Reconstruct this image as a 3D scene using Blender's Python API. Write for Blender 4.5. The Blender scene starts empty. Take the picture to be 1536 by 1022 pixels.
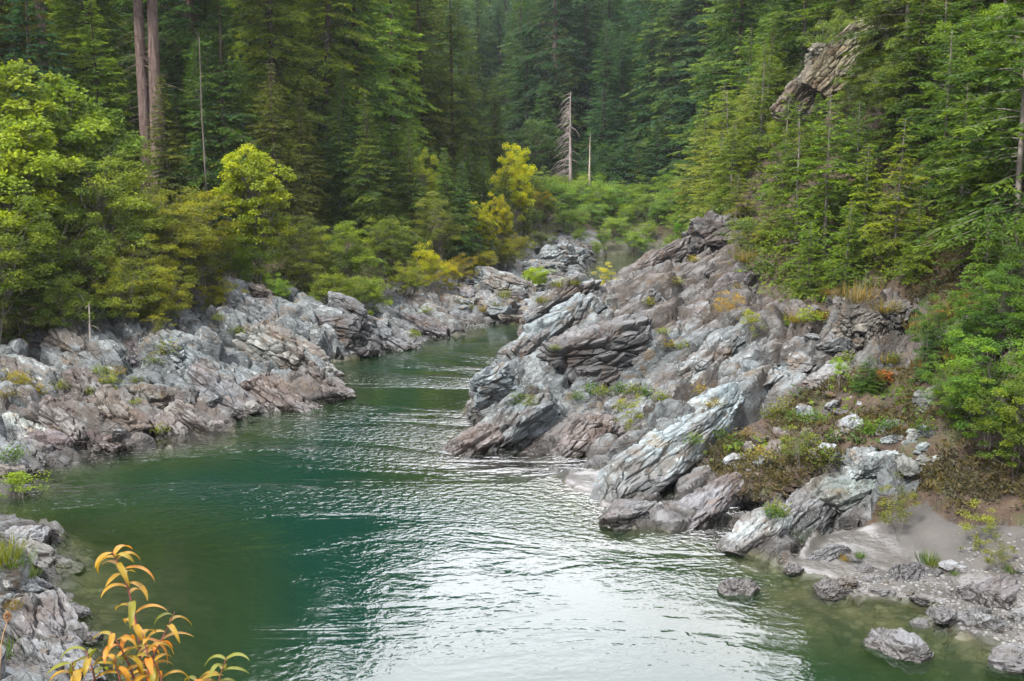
import bpy, math, random
import numpy as np
from mathutils import Vector, Matrix
R = math.radians
scene = bpy.context.scene
COL = scene.collection

# ------------------------------------------------------------------ camera
FPX = 1647.0; W0, H0 = 1536.0, 1022.0
CAM = np.array((0.0, 0.0, 11.0)); PITCH = math.atan(276.0 / FPX)
cd = bpy.data.cameras.new('camera'); cam = bpy.data.objects.new('camera', cd); COL.objects.link(cam)
cam.location = CAM; cam.rotation_euler = (R(90) - PITCH, 0, 0)
cd.sensor_width = 36.0; cd.lens = 36.0 * FPX / W0; cd.clip_start = 0.1; cd.clip_end = 5000
scene.camera = cam
cp, sp = math.cos(PITCH), math.sin(PITCH)

def ray(px, py):
    u = (px - W0 / 2) / FPX; v = (H0 / 2 - py) / FPX
    d = np.array((u, cp + v * sp, -sp + v * cp))
    return d / d[1]
def P(px, py, Y):
    return CAM + ray(px, py) * Y
def G(px, py, z=0.0):
    d = ray(px, py); return CAM + d * ((z - CAM[2]) / d[2])

# ------------------------------------------------------------------ numpy noise
def _h(ix, iy, iz, s):
    with np.errstate(over='ignore'):
        h = (ix.astype(np.int64) * 374761393 + iy.astype(np.int64) * 668265263 + iz.astype(np.int64) * 2147483647 + s * 974711) & 0xffffffff
        h = ((h ^ (h >> 13)) * 1274126177) & 0xffffffff
        h = ((h ^ (h >> 15)) * 2246822519) & 0xffffffff
        h = h ^ (h >> 16)
    return (h & 0xffffff) / float(0x1000000)
def vnoise(p, s=0):
    i = np.floor(p).astype(np.int64); f = p - i; f = f * f * (3 - 2 * f)
    r = 0
    for a in (0, 1):
        wx = f[:, 0] if a else 1 - f[:, 0]
        for b in (0, 1):
            wy = f[:, 1] if b else 1 - f[:, 1]
            for c in (0, 1):
                wz = f[:, 2] if c else 1 - f[:, 2]
                r = r + wx * wy * wz * _h(i[:, 0] + a, i[:, 1] + b, i[:, 2] + c, s)
    return r * 2 - 1
def fbm(p, o=4, s=0):
    r = 0; a = 1.0; t = 0
    for k in range(o):
        r = r + a * vnoise(p * (2.03 ** k) + 17.3 * k, s + k); t += a; a *= 0.5
    return r / t
def cells(p, s=0):
    i = np.floor(p).astype(np.int64); n = len(p)
    f1 = np.full(n, 9.0); f2 = np.full(n, 9.0); vec = np.zeros((n, 3)); cid = np.zeros((n, 3), np.int64)
    for a in (-1, 0, 1):
        for b in (-1, 0, 1):
            for c in (-1, 0, 1):
                j = i + np.array((a, b, c))
                o = np.stack([_h(j[:, 0], j[:, 1], j[:, 2], s + k) for k in (11, 12, 13)], 1)
                v = p - (j + 0.1 + 0.8 * o); d = (v * v).sum(1)
                m = d < f1
                f2 = np.where(m, f1, np.minimum(f2, d))
                f1 = np.where(m, d, f1); vec[m] = v[m]; cid[m] = j[m]
    rnd = [_h(cid[:, 0], cid[:, 1], cid[:, 2], s + k) for k in (21, 22, 23, 24)]
    return np.sqrt(f1), np.sqrt(f2), vec, rnd
def rotm(rx, ry, rz):
    return np.array(Matrix.Rotation(R(rz), 3, 'Z') @ Matrix.Rotation(R(ry), 3, 'Y') @ Matrix.Rotation(R(rx), 3, 'X'))
def blocks(p, M, size, amp, s, crev=0.35, tilt=1.0):
    """fractured-bedrock displacement: every cell is a block with its own height and tilt, with joints between"""
    q = (p @ M) / np.array(size)
    w = np.stack([vnoise(q * 0.9 + 5.1 * k, s + 40 + k) for k in range(3)], 1) * 0.17
    f1, f2, v, r = cells(q + w, s)
    e = f2 - f1
    d = (r[0] - 0.5) * 1.2 + tilt * (v[:, 0] * (r[1] - 0.5) + v[:, 1] * (r[2] - 0.5) + v[:, 2] * (r[3] - 0.5)) * 1.6
    d = d - crev * np.exp(-(e / 0.075) ** 2)
    return d * amp
ML = rotm(0, 24, -32)     # strata on the left bank: down to the right and towards the river
MR = rotm(0, -24, 38)     # strata on the right bank: rising to the right and away
MRb = rotm(25, -40, 20)

# ------------------------------------------------------------------ mesh helpers
def mesh(name, V, F, mat=None, var=None, smooth=True, sharp=None, attrs=None):
    V = np.asarray(V, np.float32); me = bpy.data.meshes.new(name)
    if isinstance(F, np.ndarray): F = [F]
    F = [np.asarray(f, np.int32) for f in F if len(f)]
    me.vertices.add(len(V)); me.vertices.foreach_set('co', V.ravel())
    nl = sum(f.size for f in F); npoly = sum(len(f) for f in F)
    me.loops.add(nl); me.polygons.add(npoly)
    me.loops.foreach_set('vertex_index', np.concatenate([f.ravel() for f in F]))
    st = []; o = 0
    for f in F:
        k = f.shape[1]; st.append(o + np.arange(len(f)) * k); o += f.size
    me.polygons.foreach_set('loop_start', np.concatenate(st).astype(np.int32))
    me.polygons.foreach_set('use_smooth', np.full(npoly, smooth))
    if var is not None: attrs = dict(attrs or {}, var=var)
    for k, a in (attrs or {}).items():
        at = me.attributes.new(k, 'FLOAT', 'POINT'); at.data.foreach_set('value', np.asarray(a, np.float32))
    me.update(calc_edges=True); me.validate()
    if sharp: me.set_sharp_from_angle(angle=R(sharp))
    if mat: me.materials.append(mat)
    return me
def link(name, data, parent=None, loc=None, rot=None, scale=None, color=None):
    o = bpy.data.objects.new(name, data); COL.objects.link(o)
    if parent: o.parent = parent
    if loc is not None: o.location = [float(c) for c in loc]
    if rot is not None: o.rotation_euler = rot
    if scale is not None: o.scale = scale if hasattr(scale, '__len__') else (scale,) * 3
    if color is not None: o.color = (*color, 1)
    return o
def tag(o, label=None, cat=None, group=None, kind=None):
    if label: o['label'] = label
    if cat: o['category'] = cat
    if group: o['group'] = group
    if kind: o['kind'] = kind
    return o
def tubes(paths, radii, sides=5):
    """paths (n,k,3), radii (n,k) -> V, quads"""
    paths = np.asarray(paths, float); radii = np.asarray(radii, float); n, k, _ = paths.shape
    T = np.gradient(paths, axis=1); T /= np.linalg.norm(T, axis=2, keepdims=True) + 1e-9
    ref = np.where(np.abs(T[..., 2:3]) > 0.9, np.array((1., 0, 0)), np.array((0, 0, 1.)))
    A = np.cross(T, ref); A /= np.linalg.norm(A, axis=2, keepdims=True) + 1e-9
    B = np.cross(T, A)
    ang = np.arange(sides) * 2 * math.pi / sides
    V = paths[:, :, None] + radii[:, :, None, None] * (np.cos(ang)[None, None, :, None] * A[:, :, None] + np.sin(ang)[None, None, :, None] * B[:, :, None])
    idx = np.arange(n * k * sides).reshape(n, k, sides)
    a = idx[:, :-1]; b = idx[:, 1:]
    F = np.stack([a, np.roll(a, -1, 2), np.roll(b, -1, 2), b], -1).reshape(-1, 4)
    return V.reshape(-1, 3), F
def merge(parts):
    Vs, Fs, o = [], [], 0
    for V, F in parts:
        Vs.append(V); Fs.append(F + o); o += len(V)
    return np.concatenate(Vs), np.concatenate(Fs)
def leafquads(pos, d, nrm, ln, wd, bend=0.0):
    d = d / (np.linalg.norm(d, axis=1, keepdims=True) + 1e-9)
    s = np.cross(d, nrm); s /= np.linalg.norm(s, axis=1, keepdims=True) + 1e-9
    up = np.cross(s, d)
    ln = np.broadcast_to(np.asarray(ln, float), len(pos))[:, None]; wd = np.broadcast_to(np.asarray(wd, float), len(pos))[:, None]
    mid = pos + d * ln * 0.45 + up * bend * ln
    V = np.stack([pos, mid + s * wd * .5, pos + d * ln, mid - s * wd * .5], 1).reshape(-1, 3)
    return V, np.arange(len(V)).reshape(-1, 4)
def unit(rng, n):
    v = rng.normal(size=(n, 3)); return v / np.linalg.norm(v, axis=1, keepdims=True)

# ------------------------------------------------------------------ node helpers
class NT:
    def __init__(s, tree): s.t = tree; s.L = tree.links
    def n(s, typ, **kw):
        nd = s.t.nodes.new(typ)
        for k, v in kw.items():
            if k.startswith('i_'): s.put(nd.inputs[k[2:].replace('_', ' ')], v)
            else: setattr(nd, k, v)
        return nd
    def put(s, sock, v):
        if isinstance(v, bpy.types.NodeSocket): s.L.new(v, sock)
        elif hasattr(v, '__len__') and sock.type == 'RGBA' and len(v) == 3: sock.default_value = (*v, 1)
        else: sock.default_value = v
    def math(s, op, a, b=None, c=None, clamp=False):
        m = s.n('ShaderNodeMath', operation=op, use_clamp=clamp); s.put(m.inputs[0], a)
        if b is not None: s.put(m.inputs[1], b)
        if c is not None: s.put(m.inputs[2], c)
        return m.outputs[0]
    def mix(s, f, a, b, blend='MIX'):
        m = s.n('ShaderNodeMix', data_type='RGBA', blend_type=blend)
        s.put(m.inputs[0], f); s.put(m.inputs[6], a); s.put(m.inputs[7], b); return m.outputs[2]
    def ramp(s, f, lo, hi):
        m = s.n('ShaderNodeMapRange', interpolation_type='SMOOTHSTEP'); s.put(m.inputs[0], f); m.inputs[1].default_value = lo; m.inputs[2].default_value = hi
        return m.outputs[0]
    def noise(s, vec, scale, detail=3, rough=.55, dist=0.0):
        m = s.n('ShaderNodeTexNoise'); s.put(m.inputs['Vector'], vec); m.inputs['Scale'].default_value = scale
        m.inputs['Detail'].default_value = detail; m.inputs['Roughness'].default_value = rough; m.inputs['Distortion'].default_value = dist
        return m.outputs[0]
    def mapping(s, vec, rot=(0, 0, 0), sc=(1, 1, 1), loc=(0, 0, 0)):
        m = s.n('ShaderNodeMapping'); s.put(m.inputs[0], vec); m.inputs[1].default_value = loc
        m.inputs[2].default_value = [R(a) for a in rot]; m.inputs[3].default_value = sc; return m.outputs[0]
    def strata(s, vec, rot, sc):
        m = s.n('ShaderNodeMapping', vector_type='TEXTURE'); s.put(m.inputs[0], vec)
        m.inputs[2].default_value = [R(a) for a in rot]; m.inputs[3].default_value = sc; return m.outputs[0]
    def attr(s, name):
        return s.n('ShaderNodeAttribute', attribute_name=name).outputs['Fac']
def newmat(name):
    m = bpy.data.materials.new(name); m.use_nodes = True; m.node_tree.nodes.clear()
    t = NT(m.node_tree); out = t.n('ShaderNodeOutputMaterial'); return m, t, out
def bsdf(t, out, col, rough=.8, bump=None, bs=.5, bd=.1, spec=.3):
    b = t.n('ShaderNodeBsdfPrincipled'); t.put(b.inputs['Base Color'], col); t.put(b.inputs['Roughness'], rough)
    b.inputs['Specular IOR Level'].default_value = spec
    if bump is not None:
        bn = t.n('ShaderNodeBump'); bn.inputs['Strength'].default_value = bs; bn.inputs['Distance'].default_value = bd
        t.put(bn.inputs['Height'], bump); t.L.new(bn.outputs[0], b.inputs['Normal'])
    if out: t.L.new(b.outputs[0], out.inputs[0])
    return b

# ------------------------------------------------------------------ materials
def rock_nodes(t, side=None):
    """fractured blue-grey / purple-brown serpentine: returns colour, height, roughness"""
    pos = t.n('ShaderNodeNewGeometry').outputs['Position']
    if side == 'L': q = t.strata(pos, (0, 24, -32), (1.7, 1, .62))
    else: q = t.strata(pos, (0, -24, 38), (1.7, 1, .62))
    big = t.noise(pos, 0.22, 3, .6)
    med = t.noise(q, 0.8, 5, .65, .4)
    fine = t.noise(q, 4.0, 6, .7, .3)
    spk = t.noise(pos, 16.0, 4, .7)
    tone = t.attr('tone')
    pur = t.math('ADD', t.ramp(big, .58, .42), tone, clamp=True)
    c = t.mix(pur, (.066, .076, .081), (.054, .043, .037))
    c = t.mix(t.math('MULTIPLY', t.ramp(med, .44, .66), t.math('SUBTRACT', 1, t.math('MULTIPLY', tone, .5))), c, (.135, .148, .155))
    c = t.mix(t.math('MULTIPLY', t.ramp(fine, .55, .72), t.math('SUBTRACT', .55, t.math('MULTIPLY', tone, .3))), c, (.36, .375, .38))
    c = t.mix(t.math('MULTIPLY', t.ramp(fine, .47, .36), .6), c, (.032, .028, .026))
    br = t.noise(pos, 0.9, 5, .7)
    c = t.mix(t.math('MULTIPLY', t.ramp(br, .54, .66), .75), c, (.085, .06, .036))
    c = t.mix(t.math('MULTIPLY', t.ramp(spk, .58, .74), .2), c, (.30, .305, .30))
    cr = t.n('ShaderNodeTexVoronoi', feature='DISTANCE_TO_EDGE'); 
    dq = t.n('ShaderNodeVectorMath', operation='ADD'); t.L.new(q, dq.inputs[0])
    nz = t.n('ShaderNodeTexNoise'); t.L.new(q, nz.inputs['Vector']); nz.inputs['Scale'].default_value = 1.6; nz.inputs['Detail'].default_value = 4
    t.L.new(nz.outputs['Color'], dq.inputs[1]); t.L.new(dq.outputs[0], cr.inputs['Vector']); cr.inputs['Scale'].default_value = 1.7
    crack = t.ramp(cr.outputs['Distance'], 0.0, 0.07)
    c = t.mix(t.math('MULTIPLY', t.math('SUBTRACT', 1, crack), .55), c, (.025, .022, .02))
    z = t.n('ShaderNodeSeparateXYZ'); t.L.new(pos, z.inputs[0])
    zz = t.math('ADD', z.outputs[2], t.math('MULTIPLY', t.math('SUBTRACT', med, .5), .5))
    # bathtub ring: a pale dried band above a thin wet line at the water
    ring = t.math('MULTIPLY', t.ramp(zz, .75, .25), .35)
    c = t.mix(ring, c, (.135, .13, .138))
    wet = t.ramp(zz, .40, .22)
    c = t.mix(t.math('MULTIPLY', wet, .8), c, (.02, .018, .016))
    oc = t.n('ShaderNodeObjectInfo')
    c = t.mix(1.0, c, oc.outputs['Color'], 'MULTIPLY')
    c = t.mix(1.0, c, (.84, .84, .83), 'MULTIPLY')
    h = t.math('ADD', t.math('MULTIPLY', fine, 1.0), t.math('MULTIPLY', crack, .25))
    h = t.math('ADD', h, t.math('MULTIPLY', spk, .18))
    rough = t.math('SUBTRACT', .72, t.math('MULTIPLY', wet, .45))
    return c, h, rough, pos
def rock_mat(name, side):
    m, t, out = newmat(name)
    c, h, r, pos = rock_nodes(t, side)
    bsdf(t, out, c, r, h, .55, .12, .4)
    return m
M_ROCKL = rock_mat('left_bank_rock', 'L'); M_ROCKR = rock_mat('right_bank_rock', 'R')

def terrain_mat(name, side):
    m, t, out = newmat(name)
    c, h, r, pos = rock_nodes(t, side)
    # soil
    n1 = t.noise(pos, 1.3, 6, .7); n2 = t.noise(pos, 9, 5, .7)
    s = t.mix(t.ramp(n1, .38, .62), (.024, .015, .010), (.052, .033, .020))
    s = t.mix(t.math('MULTIPLY', t.ramp(n2, .58, .7), .6), s, (.13, .115, .095))
    s = t.mix(t.math('MULTIPLY', t.ramp(t.noise(pos, .7, 5, .7), .52, .62), .7), s, (.035, .042, .013))
    # sand
    sa = t.mix(t.ramp(t.noise(pos, .8, 5, .6), .3, .7), (.036, .033, .030), (.058, .053, .048))
    sa = t.mix(t.math('MULTIPLY', t.ramp(t.noise(pos, 22, 3, .6), .62, .72), .5), sa, (.16, .155, .15))
    # river bed
    bd = t.mix(t.ramp(t.noise(pos, 1.1, 5, .65), .36, .64), (.018, .022, .008), (.06, .056, .026))
    vo = t.n('ShaderNodeTexVoronoi'); t.L.new(pos, vo.inputs['Vector']); vo.inputs['Scale'].default_value = 2.6
    bd = t.mix(t.math('MULTIPLY', t.ramp(vo.outputs['Distance'], .36, .2), .5), bd, (.10, .098, .06))
    edge = t.math('MULTIPLY', t.math('SUBTRACT', t.noise(pos, 2.2, 5, .7), .5), 1.1)
    ra = t.attr('rock'); sd = t.attr('sand'); b = t.attr('bed')
    c = t.mix(t.ramp(t.math('ADD', ra, edge), .40, .60), s, c)
    c = t.mix(t.ramp(t.math('ADD', sd, t.math('MULTIPLY', edge, .5)), .42, .58), c, sa)
    c = t.mix(b, c, bd)
    hh = t.math('ADD', h, t.math('MULTIPLY', n2, .5))
    hs = t.math('ADD', t.math('MULTIPLY', t.noise(pos, 5, 4, .6), .3), 0.2)
    hh = t.n('ShaderNodeMix', data_type='FLOAT'); 
    t.put(hh.inputs[0], sd); t.put(hh.inputs[2], t.math('ADD', h, t.math('MULTIPLY', n2, .3))); t.put(hh.inputs[3], hs)
    bsdf(t, out, c, r, hh.outputs[0], .75, .12, .3)
    return m
M_TERL = terrain_mat('left_bank_ground', 'L'); M_TERR = terrain_mat('right_bank_ground', 'R')

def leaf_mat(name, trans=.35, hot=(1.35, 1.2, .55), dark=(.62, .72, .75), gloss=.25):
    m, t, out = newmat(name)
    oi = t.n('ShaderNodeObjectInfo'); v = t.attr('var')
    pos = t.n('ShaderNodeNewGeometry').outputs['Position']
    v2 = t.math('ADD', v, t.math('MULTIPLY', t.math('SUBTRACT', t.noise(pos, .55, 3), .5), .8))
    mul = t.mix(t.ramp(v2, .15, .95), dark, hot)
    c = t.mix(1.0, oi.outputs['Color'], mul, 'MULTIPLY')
    hs = t.n('ShaderNodeHueSaturation'); t.put(hs.inputs['Color'], c)
    t.put(hs.inputs['Hue'], t.math('ADD', .49, t.math('MULTIPLY', oi.outputs['Random'], .02)))
    t.put(hs.inputs['Value'], t.math('ADD', .85, t.math('MULTIPLY', oi.outputs['Random'], .3)))
    b = bsdf(t, None, hs.outputs[0], .55, spec=gloss)
    tr = t.n('ShaderNodeBsdfTranslucent'); t.put(tr.inputs[0], t.mix(1.0, hs.outputs[0], (1.25, 1.25, .6), 'MULTIPLY'))
    mx = t.n('ShaderNodeMixShader'); mx.inputs[0].default_value = trans
    t.L.new(b.outputs[0], mx.inputs[1]); t.L.new(tr.outputs[0], mx.inputs[2]); t.L.new(mx.outputs[0], out.inputs[0])
    return m
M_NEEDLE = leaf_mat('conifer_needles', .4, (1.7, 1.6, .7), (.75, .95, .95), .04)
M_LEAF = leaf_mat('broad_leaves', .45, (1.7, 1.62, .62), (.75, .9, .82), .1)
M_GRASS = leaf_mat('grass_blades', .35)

def bark_mat(name, a, b, scale=3.0):
    m, t, out = newmat(name)
    pos = t.n('ShaderNodeTexCoord').outputs['Object']
    q = t.mapping(pos, (0, 0, 0), (1, 1, .12))
    n1 = t.noise(q, scale * 2.5, 5, .65, .3); n2 = t.noise(pos, .9, 4, .6)
    c = t.mix(t.ramp(n1, .35, .65), a, b)
    c = t.mix(t.math('MULTIPLY', t.ramp(n2, .5, .7), .4), c, [x * .6 for x in a])
    c = t.mix(1.0, c, t.n('ShaderNodeObjectInfo').outputs['Color'], 'MULTIPLY')
    bsdf(t, out, c, .9, n1, .8, .08, .1)
    return m
M_BARK = bark_mat('redwood_bark', (.085, .06, .05), (.20, .155, .135))
M_BARKG = bark_mat('alder_bark', (.10, .09, .08), (.24, .22, .20))
M_DEAD = bark_mat('bleached_dead_wood', (.26, .235, .22), (.46, .43, .41))
# ------------------------------------------------------------------ terrain
def W(*a): return np.array(a, float)
shore_l = [W(-6, 12.5), W(-8, 20)] + [G(*p)[:2] for p in [(140, 990), (112, 950), (95, 905), (108, 850), (80, 802), (10, 778), (-60, 765), (0, 742), (45, 737), (62, 705), (140, 690), (240, 672), (330, 650), (345, 627), (430, 612), (497, 597), (502, 572), (462, 548), (520, 538), (620, 513), (690, 501), (700, 490), (770, 483), (800, 468), (832, 448), (850, 428), (880, 404), (893, 388), (915, 377)]] + [W(22, 131)]
shore_r = [W(24, 124), W(17, 118), W(12, 104), W(7, 92)] + [G(*p)[:2] for p in [(845, 452), (812, 480), (790, 508), (771, 532), (800, 548), (765, 553), (738, 566), (714, 612), (690, 650), (678, 682), (690, 699), (760, 707), (850, 713), (852, 737), (902, 740), (900, 770), (935, 786), (1040, 801), (1090, 801), (1110, 822), (1150, 831), (1180, 849), (1240, 866), (1240, 890), (1330, 896), (1395, 905), (1405, 935), (1470, 955), (1540, 975)]] + [W(12.6, 21), W(9, 15.5), W(3, 13)]
POLY = np.array(shore_l + shore_r)
def pip(pts, poly):
    x, y = pts[:, 0], pts[:, 1]; ins = np.zeros(len(pts), bool); n = len(poly)
    for i in range(n):
        a, b = poly[i], poly[(i + 1) % n]
        c = ((a[1] > y) != (b[1] > y)) & (x < (b[0] - a[0]) * (y - a[1]) / (b[1] - a[1] + 1e-12) + a[0])
        ins ^= c
    return ins
def segdist(pts, poly, closed=True):
    d = np.full(len(pts), 1e9); n = len(poly)
    for i in range(n if closed else n - 1):
        a, b = poly[i], poly[(i + 1) % n]; ab = b - a
        t = np.clip(((pts - a) @ ab) / (ab @ ab + 1e-12), 0, 1)
        d = np.minimum(d, ((pts - a - t[:, None] * ab) ** 2).sum(1))
    return np.sqrt(d)
def sdist(pts):
    wob = np.stack([fbm(np.c_[pts * 0.7, np.full(len(pts), 3.3)], 3, 5), fbm(np.c_[pts * 0.7, np.full(len(pts), 9.1)], 3, 6)], 1) * 0.45
    q = pts + wob
    d = segdist(q, POLY); return np.where(pip(q, POLY), -d, d)

ctl = []
for x, y, z in [(0, 0, 9.3), (-3, 3, 9.1), (3, 3, 9.0), (-1.2, 3.3, 9.05), (0, -10, 10), (-10, -5, 10), (10, -5, 10), (0, 6, 7.2), (-4, 7, 6.2), (4, 7, 6.2), (0, 11, 2.0), (-9, 12, 3.5), (9, 11, 3.2), (-20, 14, 5), (20, 10, 6), (-14, 22, 1.6), (-20, 25, 2.6), (-24, 33, 3), (-30, 42, 5), (22, 20, 5), (24, 26, 8), (29, 33, 13), (40, 30, 20), (-45, 25, 10), (-50, 60, 12),
                (-60, 110, 24), (-40, 130, 22), (-90, 200, 50), (-30, 170, 28), (-60, 260, 60), (0, 420, 95), (-40, 420, 110), (80, 420, 120), (140, 300, 120), (45, 70, 31), (60, 45, 36), (50, 95, 33), (75, 130, 45), (110, 180, 80), (30, 100, 12), (36, 118, 12), (8, 80, 1.3), (10, 90, .9), (6, 74, 1.5), (14, 101, 1.2), (13, 84, 3.5), (200, 100, 110), (-200, 100, 70), (0, 700, 190), (250, 500, 220), (-250, 500, 200)]:
    ctl.append((x, y, z))
for px, py, Y in [(0, 600, 44), (0, 500, 52), (100, 490, 54), (200, 520, 52), (200, 600, 46.6), (340, 440, 62), (340, 520, 54), (420, 448, 62), (480, 480, 60), (480, 560, 50.8), (530, 476, 62), (600, 478, 66), (640, 480, 69), (720, 420, 84), (770, 440, 84), (800, 385, 102), (228, 312, 78), (0, 400, 65), (490, 330, 85), (600, 400, 80), (760, 388, 98), (800, 345, 125), (0, 200, 110), (400, 200, 120), (600, 150, 150),
                  (20, 680, 38.5), (100, 640, 41), (0, 800, 31), (0, 880, 27), (0, 1000, 21.4),
                  (700, 650, 42.6), (740, 568, 46.2), (800, 580, 46), (760, 650, 42.6), (850, 650, 42.5), (900, 570, 47.6), (950, 480, 53), (880, 458, 58), (830, 480, 57.5), (990, 390, 64), (930, 440, 59.5), (1050, 364, 69), (1050, 440, 57), (1050, 540, 47), (1000, 640, 40.5), (930, 700, 36.8), (1000, 625, 39), (1100, 560, 43), (1190, 522, 44),
                  (1100, 665, 38), (1200, 620, 39.5), (1300, 600, 38.5), (1250, 520, 44.5), (1400, 620, 35.5), (1450, 500, 40), (1536, 500, 38), (1300, 450, 47), (1200, 430, 55), (1400, 400, 46), (1536, 350, 43), (1100, 388, 65), (1150, 250, 78), (1200, 150, 72), (1310, 45, 66), (1536, 50, 58), (1300, -100, 85),
                  (1000, 328, 155), (900, 338, 155), (800, 325, 175), (1000, 200, 195), (1000, 0, 240), (850, 150, 240), (760, 50, 360),
                  (1250, 800, 31.4), (1350, 800, 30), (1450, 785, 28.8), (1536, 758, 28.2), (1300, 705, 34.2), (1500, 900, 25.6), (1536, 870, 25.4), (1200, 720, 34.2), (1100, 740, 34.2)]:
    ctl.append(tuple(P(px, py, Y)))
ctl = np.array(ctl)
def phi(r2): return np.sqrt(r2 + 2.0)
_A = phi(((ctl[:, None, :2] - ctl[None, :, :2]) ** 2).sum(2)); _n = len(ctl)
_B = np.zeros((_n + 3, _n + 3)); _B[:_n, :_n] = _A - np.eye(_n) * 0.02; _B[:_n, _n] = 1; _B[:_n, _n + 1:] = ctl[:, :2]; _B[_n:, :_n] = _B[:_n, _n:].T
_w = np.linalg.solve(_B, np.r_[ctl[:, 2], 0, 0, 0])
def tps(pts):
    r = np.empty(len(pts))
    for i in range(0, len(pts), 40000):
        q = pts[i:i + 40000]; r[i:i + 40000] = phi(((q[:, None] - ctl[None, :, :2]) ** 2).sum(2)) @ _w[:_n] + _w[_n] + q @ _w[_n + 1:]
    return r
def axis(lo, a, b, hi, st, g=1.16):
    m = list(np.arange(a, b + 1e-6, st)); s = st
    while m[-1] < hi: s = min(s * g, 14); m.append(m[-1] + s)
    s = st; l = []
    x = a
    while x > lo: s = min(s * g, 14); x -= s; l.append(x)
    return np.array(l[::-1] + m)
GX = axis(-320, -24, 25, 330, .115); GY = axis(-16, 20, 73, 700, .115)
XX, YY = np.meshgrid(GX, GY, indexing='ij'); pts = np.c_[XX.ravel(), YY.ravel()]
SD = sdist(pts)
land = np.maximum(tps(pts), 0.05)
land = land + fbm(np.c_[pts * 0.09, np.zeros(len(pts))], 4, 3) * np.clip(SD / 12, 0, 1) * 1.3
side_r = pts[:, 0] > np.interp(pts[:, 1], [0, 13, 22, 33, 43, 52, 60, 75, 95, 122, 130, 700], [0, 0, 1, -3, -6, -4, -1, 0, 6, 16, 25, 60])
def proj(p3):
    d = p3 - CAM; zc = d[:, 1] * cp - d[:, 2] * sp; yc = d[:, 1] * sp + d[:, 2] * cp
    return np.c_[W0 / 2 + FPX * d[:, 0] / np.maximum(zc, .1), H0 / 2 - FPX * yc / np.maximum(zc, .1)]
PX = proj(np.c_[pts, land])
def mask(poly, ok=None, blur=6):
    m = pip(PX, np.array(poly, float)) & (pts[:, 1] > 15)
    if ok is not None: m &= ok
    m = m.astype(float).reshape(XX.shape)
    for _ in range(blur):
        m[1:-1] = (m[:-2] + m[2:] + 2 * m[1:-1]) / 4; m[:, 1:-1] = (m[:, :-2] + m[:, 2:] + 2 * m[:, 1:-1]) / 4
    return m.ravel()
near = pts[:, 1] < 78
sand = np.maximum(mask([(835, 760), (852, 710), (930, 676), (975, 690), (920, 760)], near & side_r), mask([(1170, 850), (1235, 795), (1330, 768), (1385, 735), (1425, 762), (1536, 752), (1800, 760), (1800, 1000), (1540, 985), (1470, 965), (1400, 920), (1330, 900), (1260, 890)], near & side_r))
rk = mask([(660, 720), (720, 545), (760, 520), (890, 385), (1000, 355), (1060, 325), (1105, 345), (1135, 440), (1210, 470), (1250, 440), (1400, 440), (1400, 545), (1260, 560), (1200, 590), (1110, 640), (1060, 680), (1080, 715), (1150, 735), (1230, 690), (1320, 670), (1390, 730), (1250, 800), (1225, 880), (1100, 850), (890, 800), (830, 720)], near & side_r, 5)
rk = np.maximum(rk, mask([(1340, 880), (1420, 850), (1540, 830), (1700, 850), (1700, 960), (1500, 950), (1400, 920)], near & side_r, 5) * .8)
lw = np.interp(pts[:, 1], [0, 20, 36, 50, 60, 70, 90, 110, 130], [6, 5, 8, 13, 9, 6, 10, 9, 4])
rl = np.clip((lw - SD) / 2.5 + .5, 0, 1) * (~side_r) * (pts[:, 1] > 15) * (pts[:, 1] < 128)
rock = np.clip(np.maximum(rk, rl), 0, 1) * (1 - sand)
rock = np.maximum(rock, np.clip(1 - np.abs(SD) / 1.6, 0, 1) * (1 - sand) * (pts[:, 1] < 130))
tone = mask([(960, 500), (870, 400), (900, 370), (1000, 340), (1140, 340), (1240, 450), (1420, 440), (1420, 560), (1240, 540), (1130, 500), (1060, 470)], near & side_r, 8)
tone = np.maximum(tone, .8 * mask([(660, 720), (670, 660), (760, 690), (860, 660), (930, 700), (930, 740), (1100, 730), (1110, 820), (900, 800)], near & side_r, 8))
tone = np.maximum(tone, .9 * mask([(40, 720), (60, 600), (200, 600), (360, 600), (480, 570), (520, 600), (330, 680)], near & ~side_r, 8))
tone -= .75 * mask([(-400, 480), (110, 480), (345, 430), (500, 440), (640, 470), (520, 560), (360, 590), (200, 590), (60, 590), (-400, 640)], near & ~side_r, 8)
tone -= .75 * mask([(680, 660), (730, 550), (770, 500), (860, 440), (960, 520), (1000, 600), (900, 650), (760, 650)], near & side_r, 8)
tone = np.clip(tone, -.8, 1)
# cross-section at the water: steep on rock, gentle on sand
rise = np.where(sand > .3, 4.0, 0.55 + 1.5 * (rock < .5))
hl = land * (1 - np.exp(-np.maximum(SD, 0) / rise)) + 0.02
shal = np.exp(-(((pts - W(9.5, 26)) / W(7, 5.5)) ** 2).sum(1)) + .75 * np.exp(-(((pts - W(-9, 27)) / W(3.6, 7)) ** 2).sum(1)) + .5 * np.exp(-(((pts - W(1, 36)) / W(4, 2.5)) ** 2).sum(1))
def bedh(sd, shal, pts):
    dd = np.maximum(-sd, 0); k = .50 * np.clip(1 - .86 * shal, .07, 1)
    k = np.where(pts[:, 1] > 72, .06, k)
    return -np.minimum(.04 + k * dd, 3.2)
hb = bedh(SD, shal, pts) + fbm(np.c_[pts * .8, np.zeros(len(pts))], 4, 77) * .12 * np.clip(-SD / 2, 0, 1)
HH = np.where(SD > 0, hl, hb)
Hg = HH.reshape(XX.shape)
bed = np.clip((-SD) / .5, 0, 1)
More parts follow.
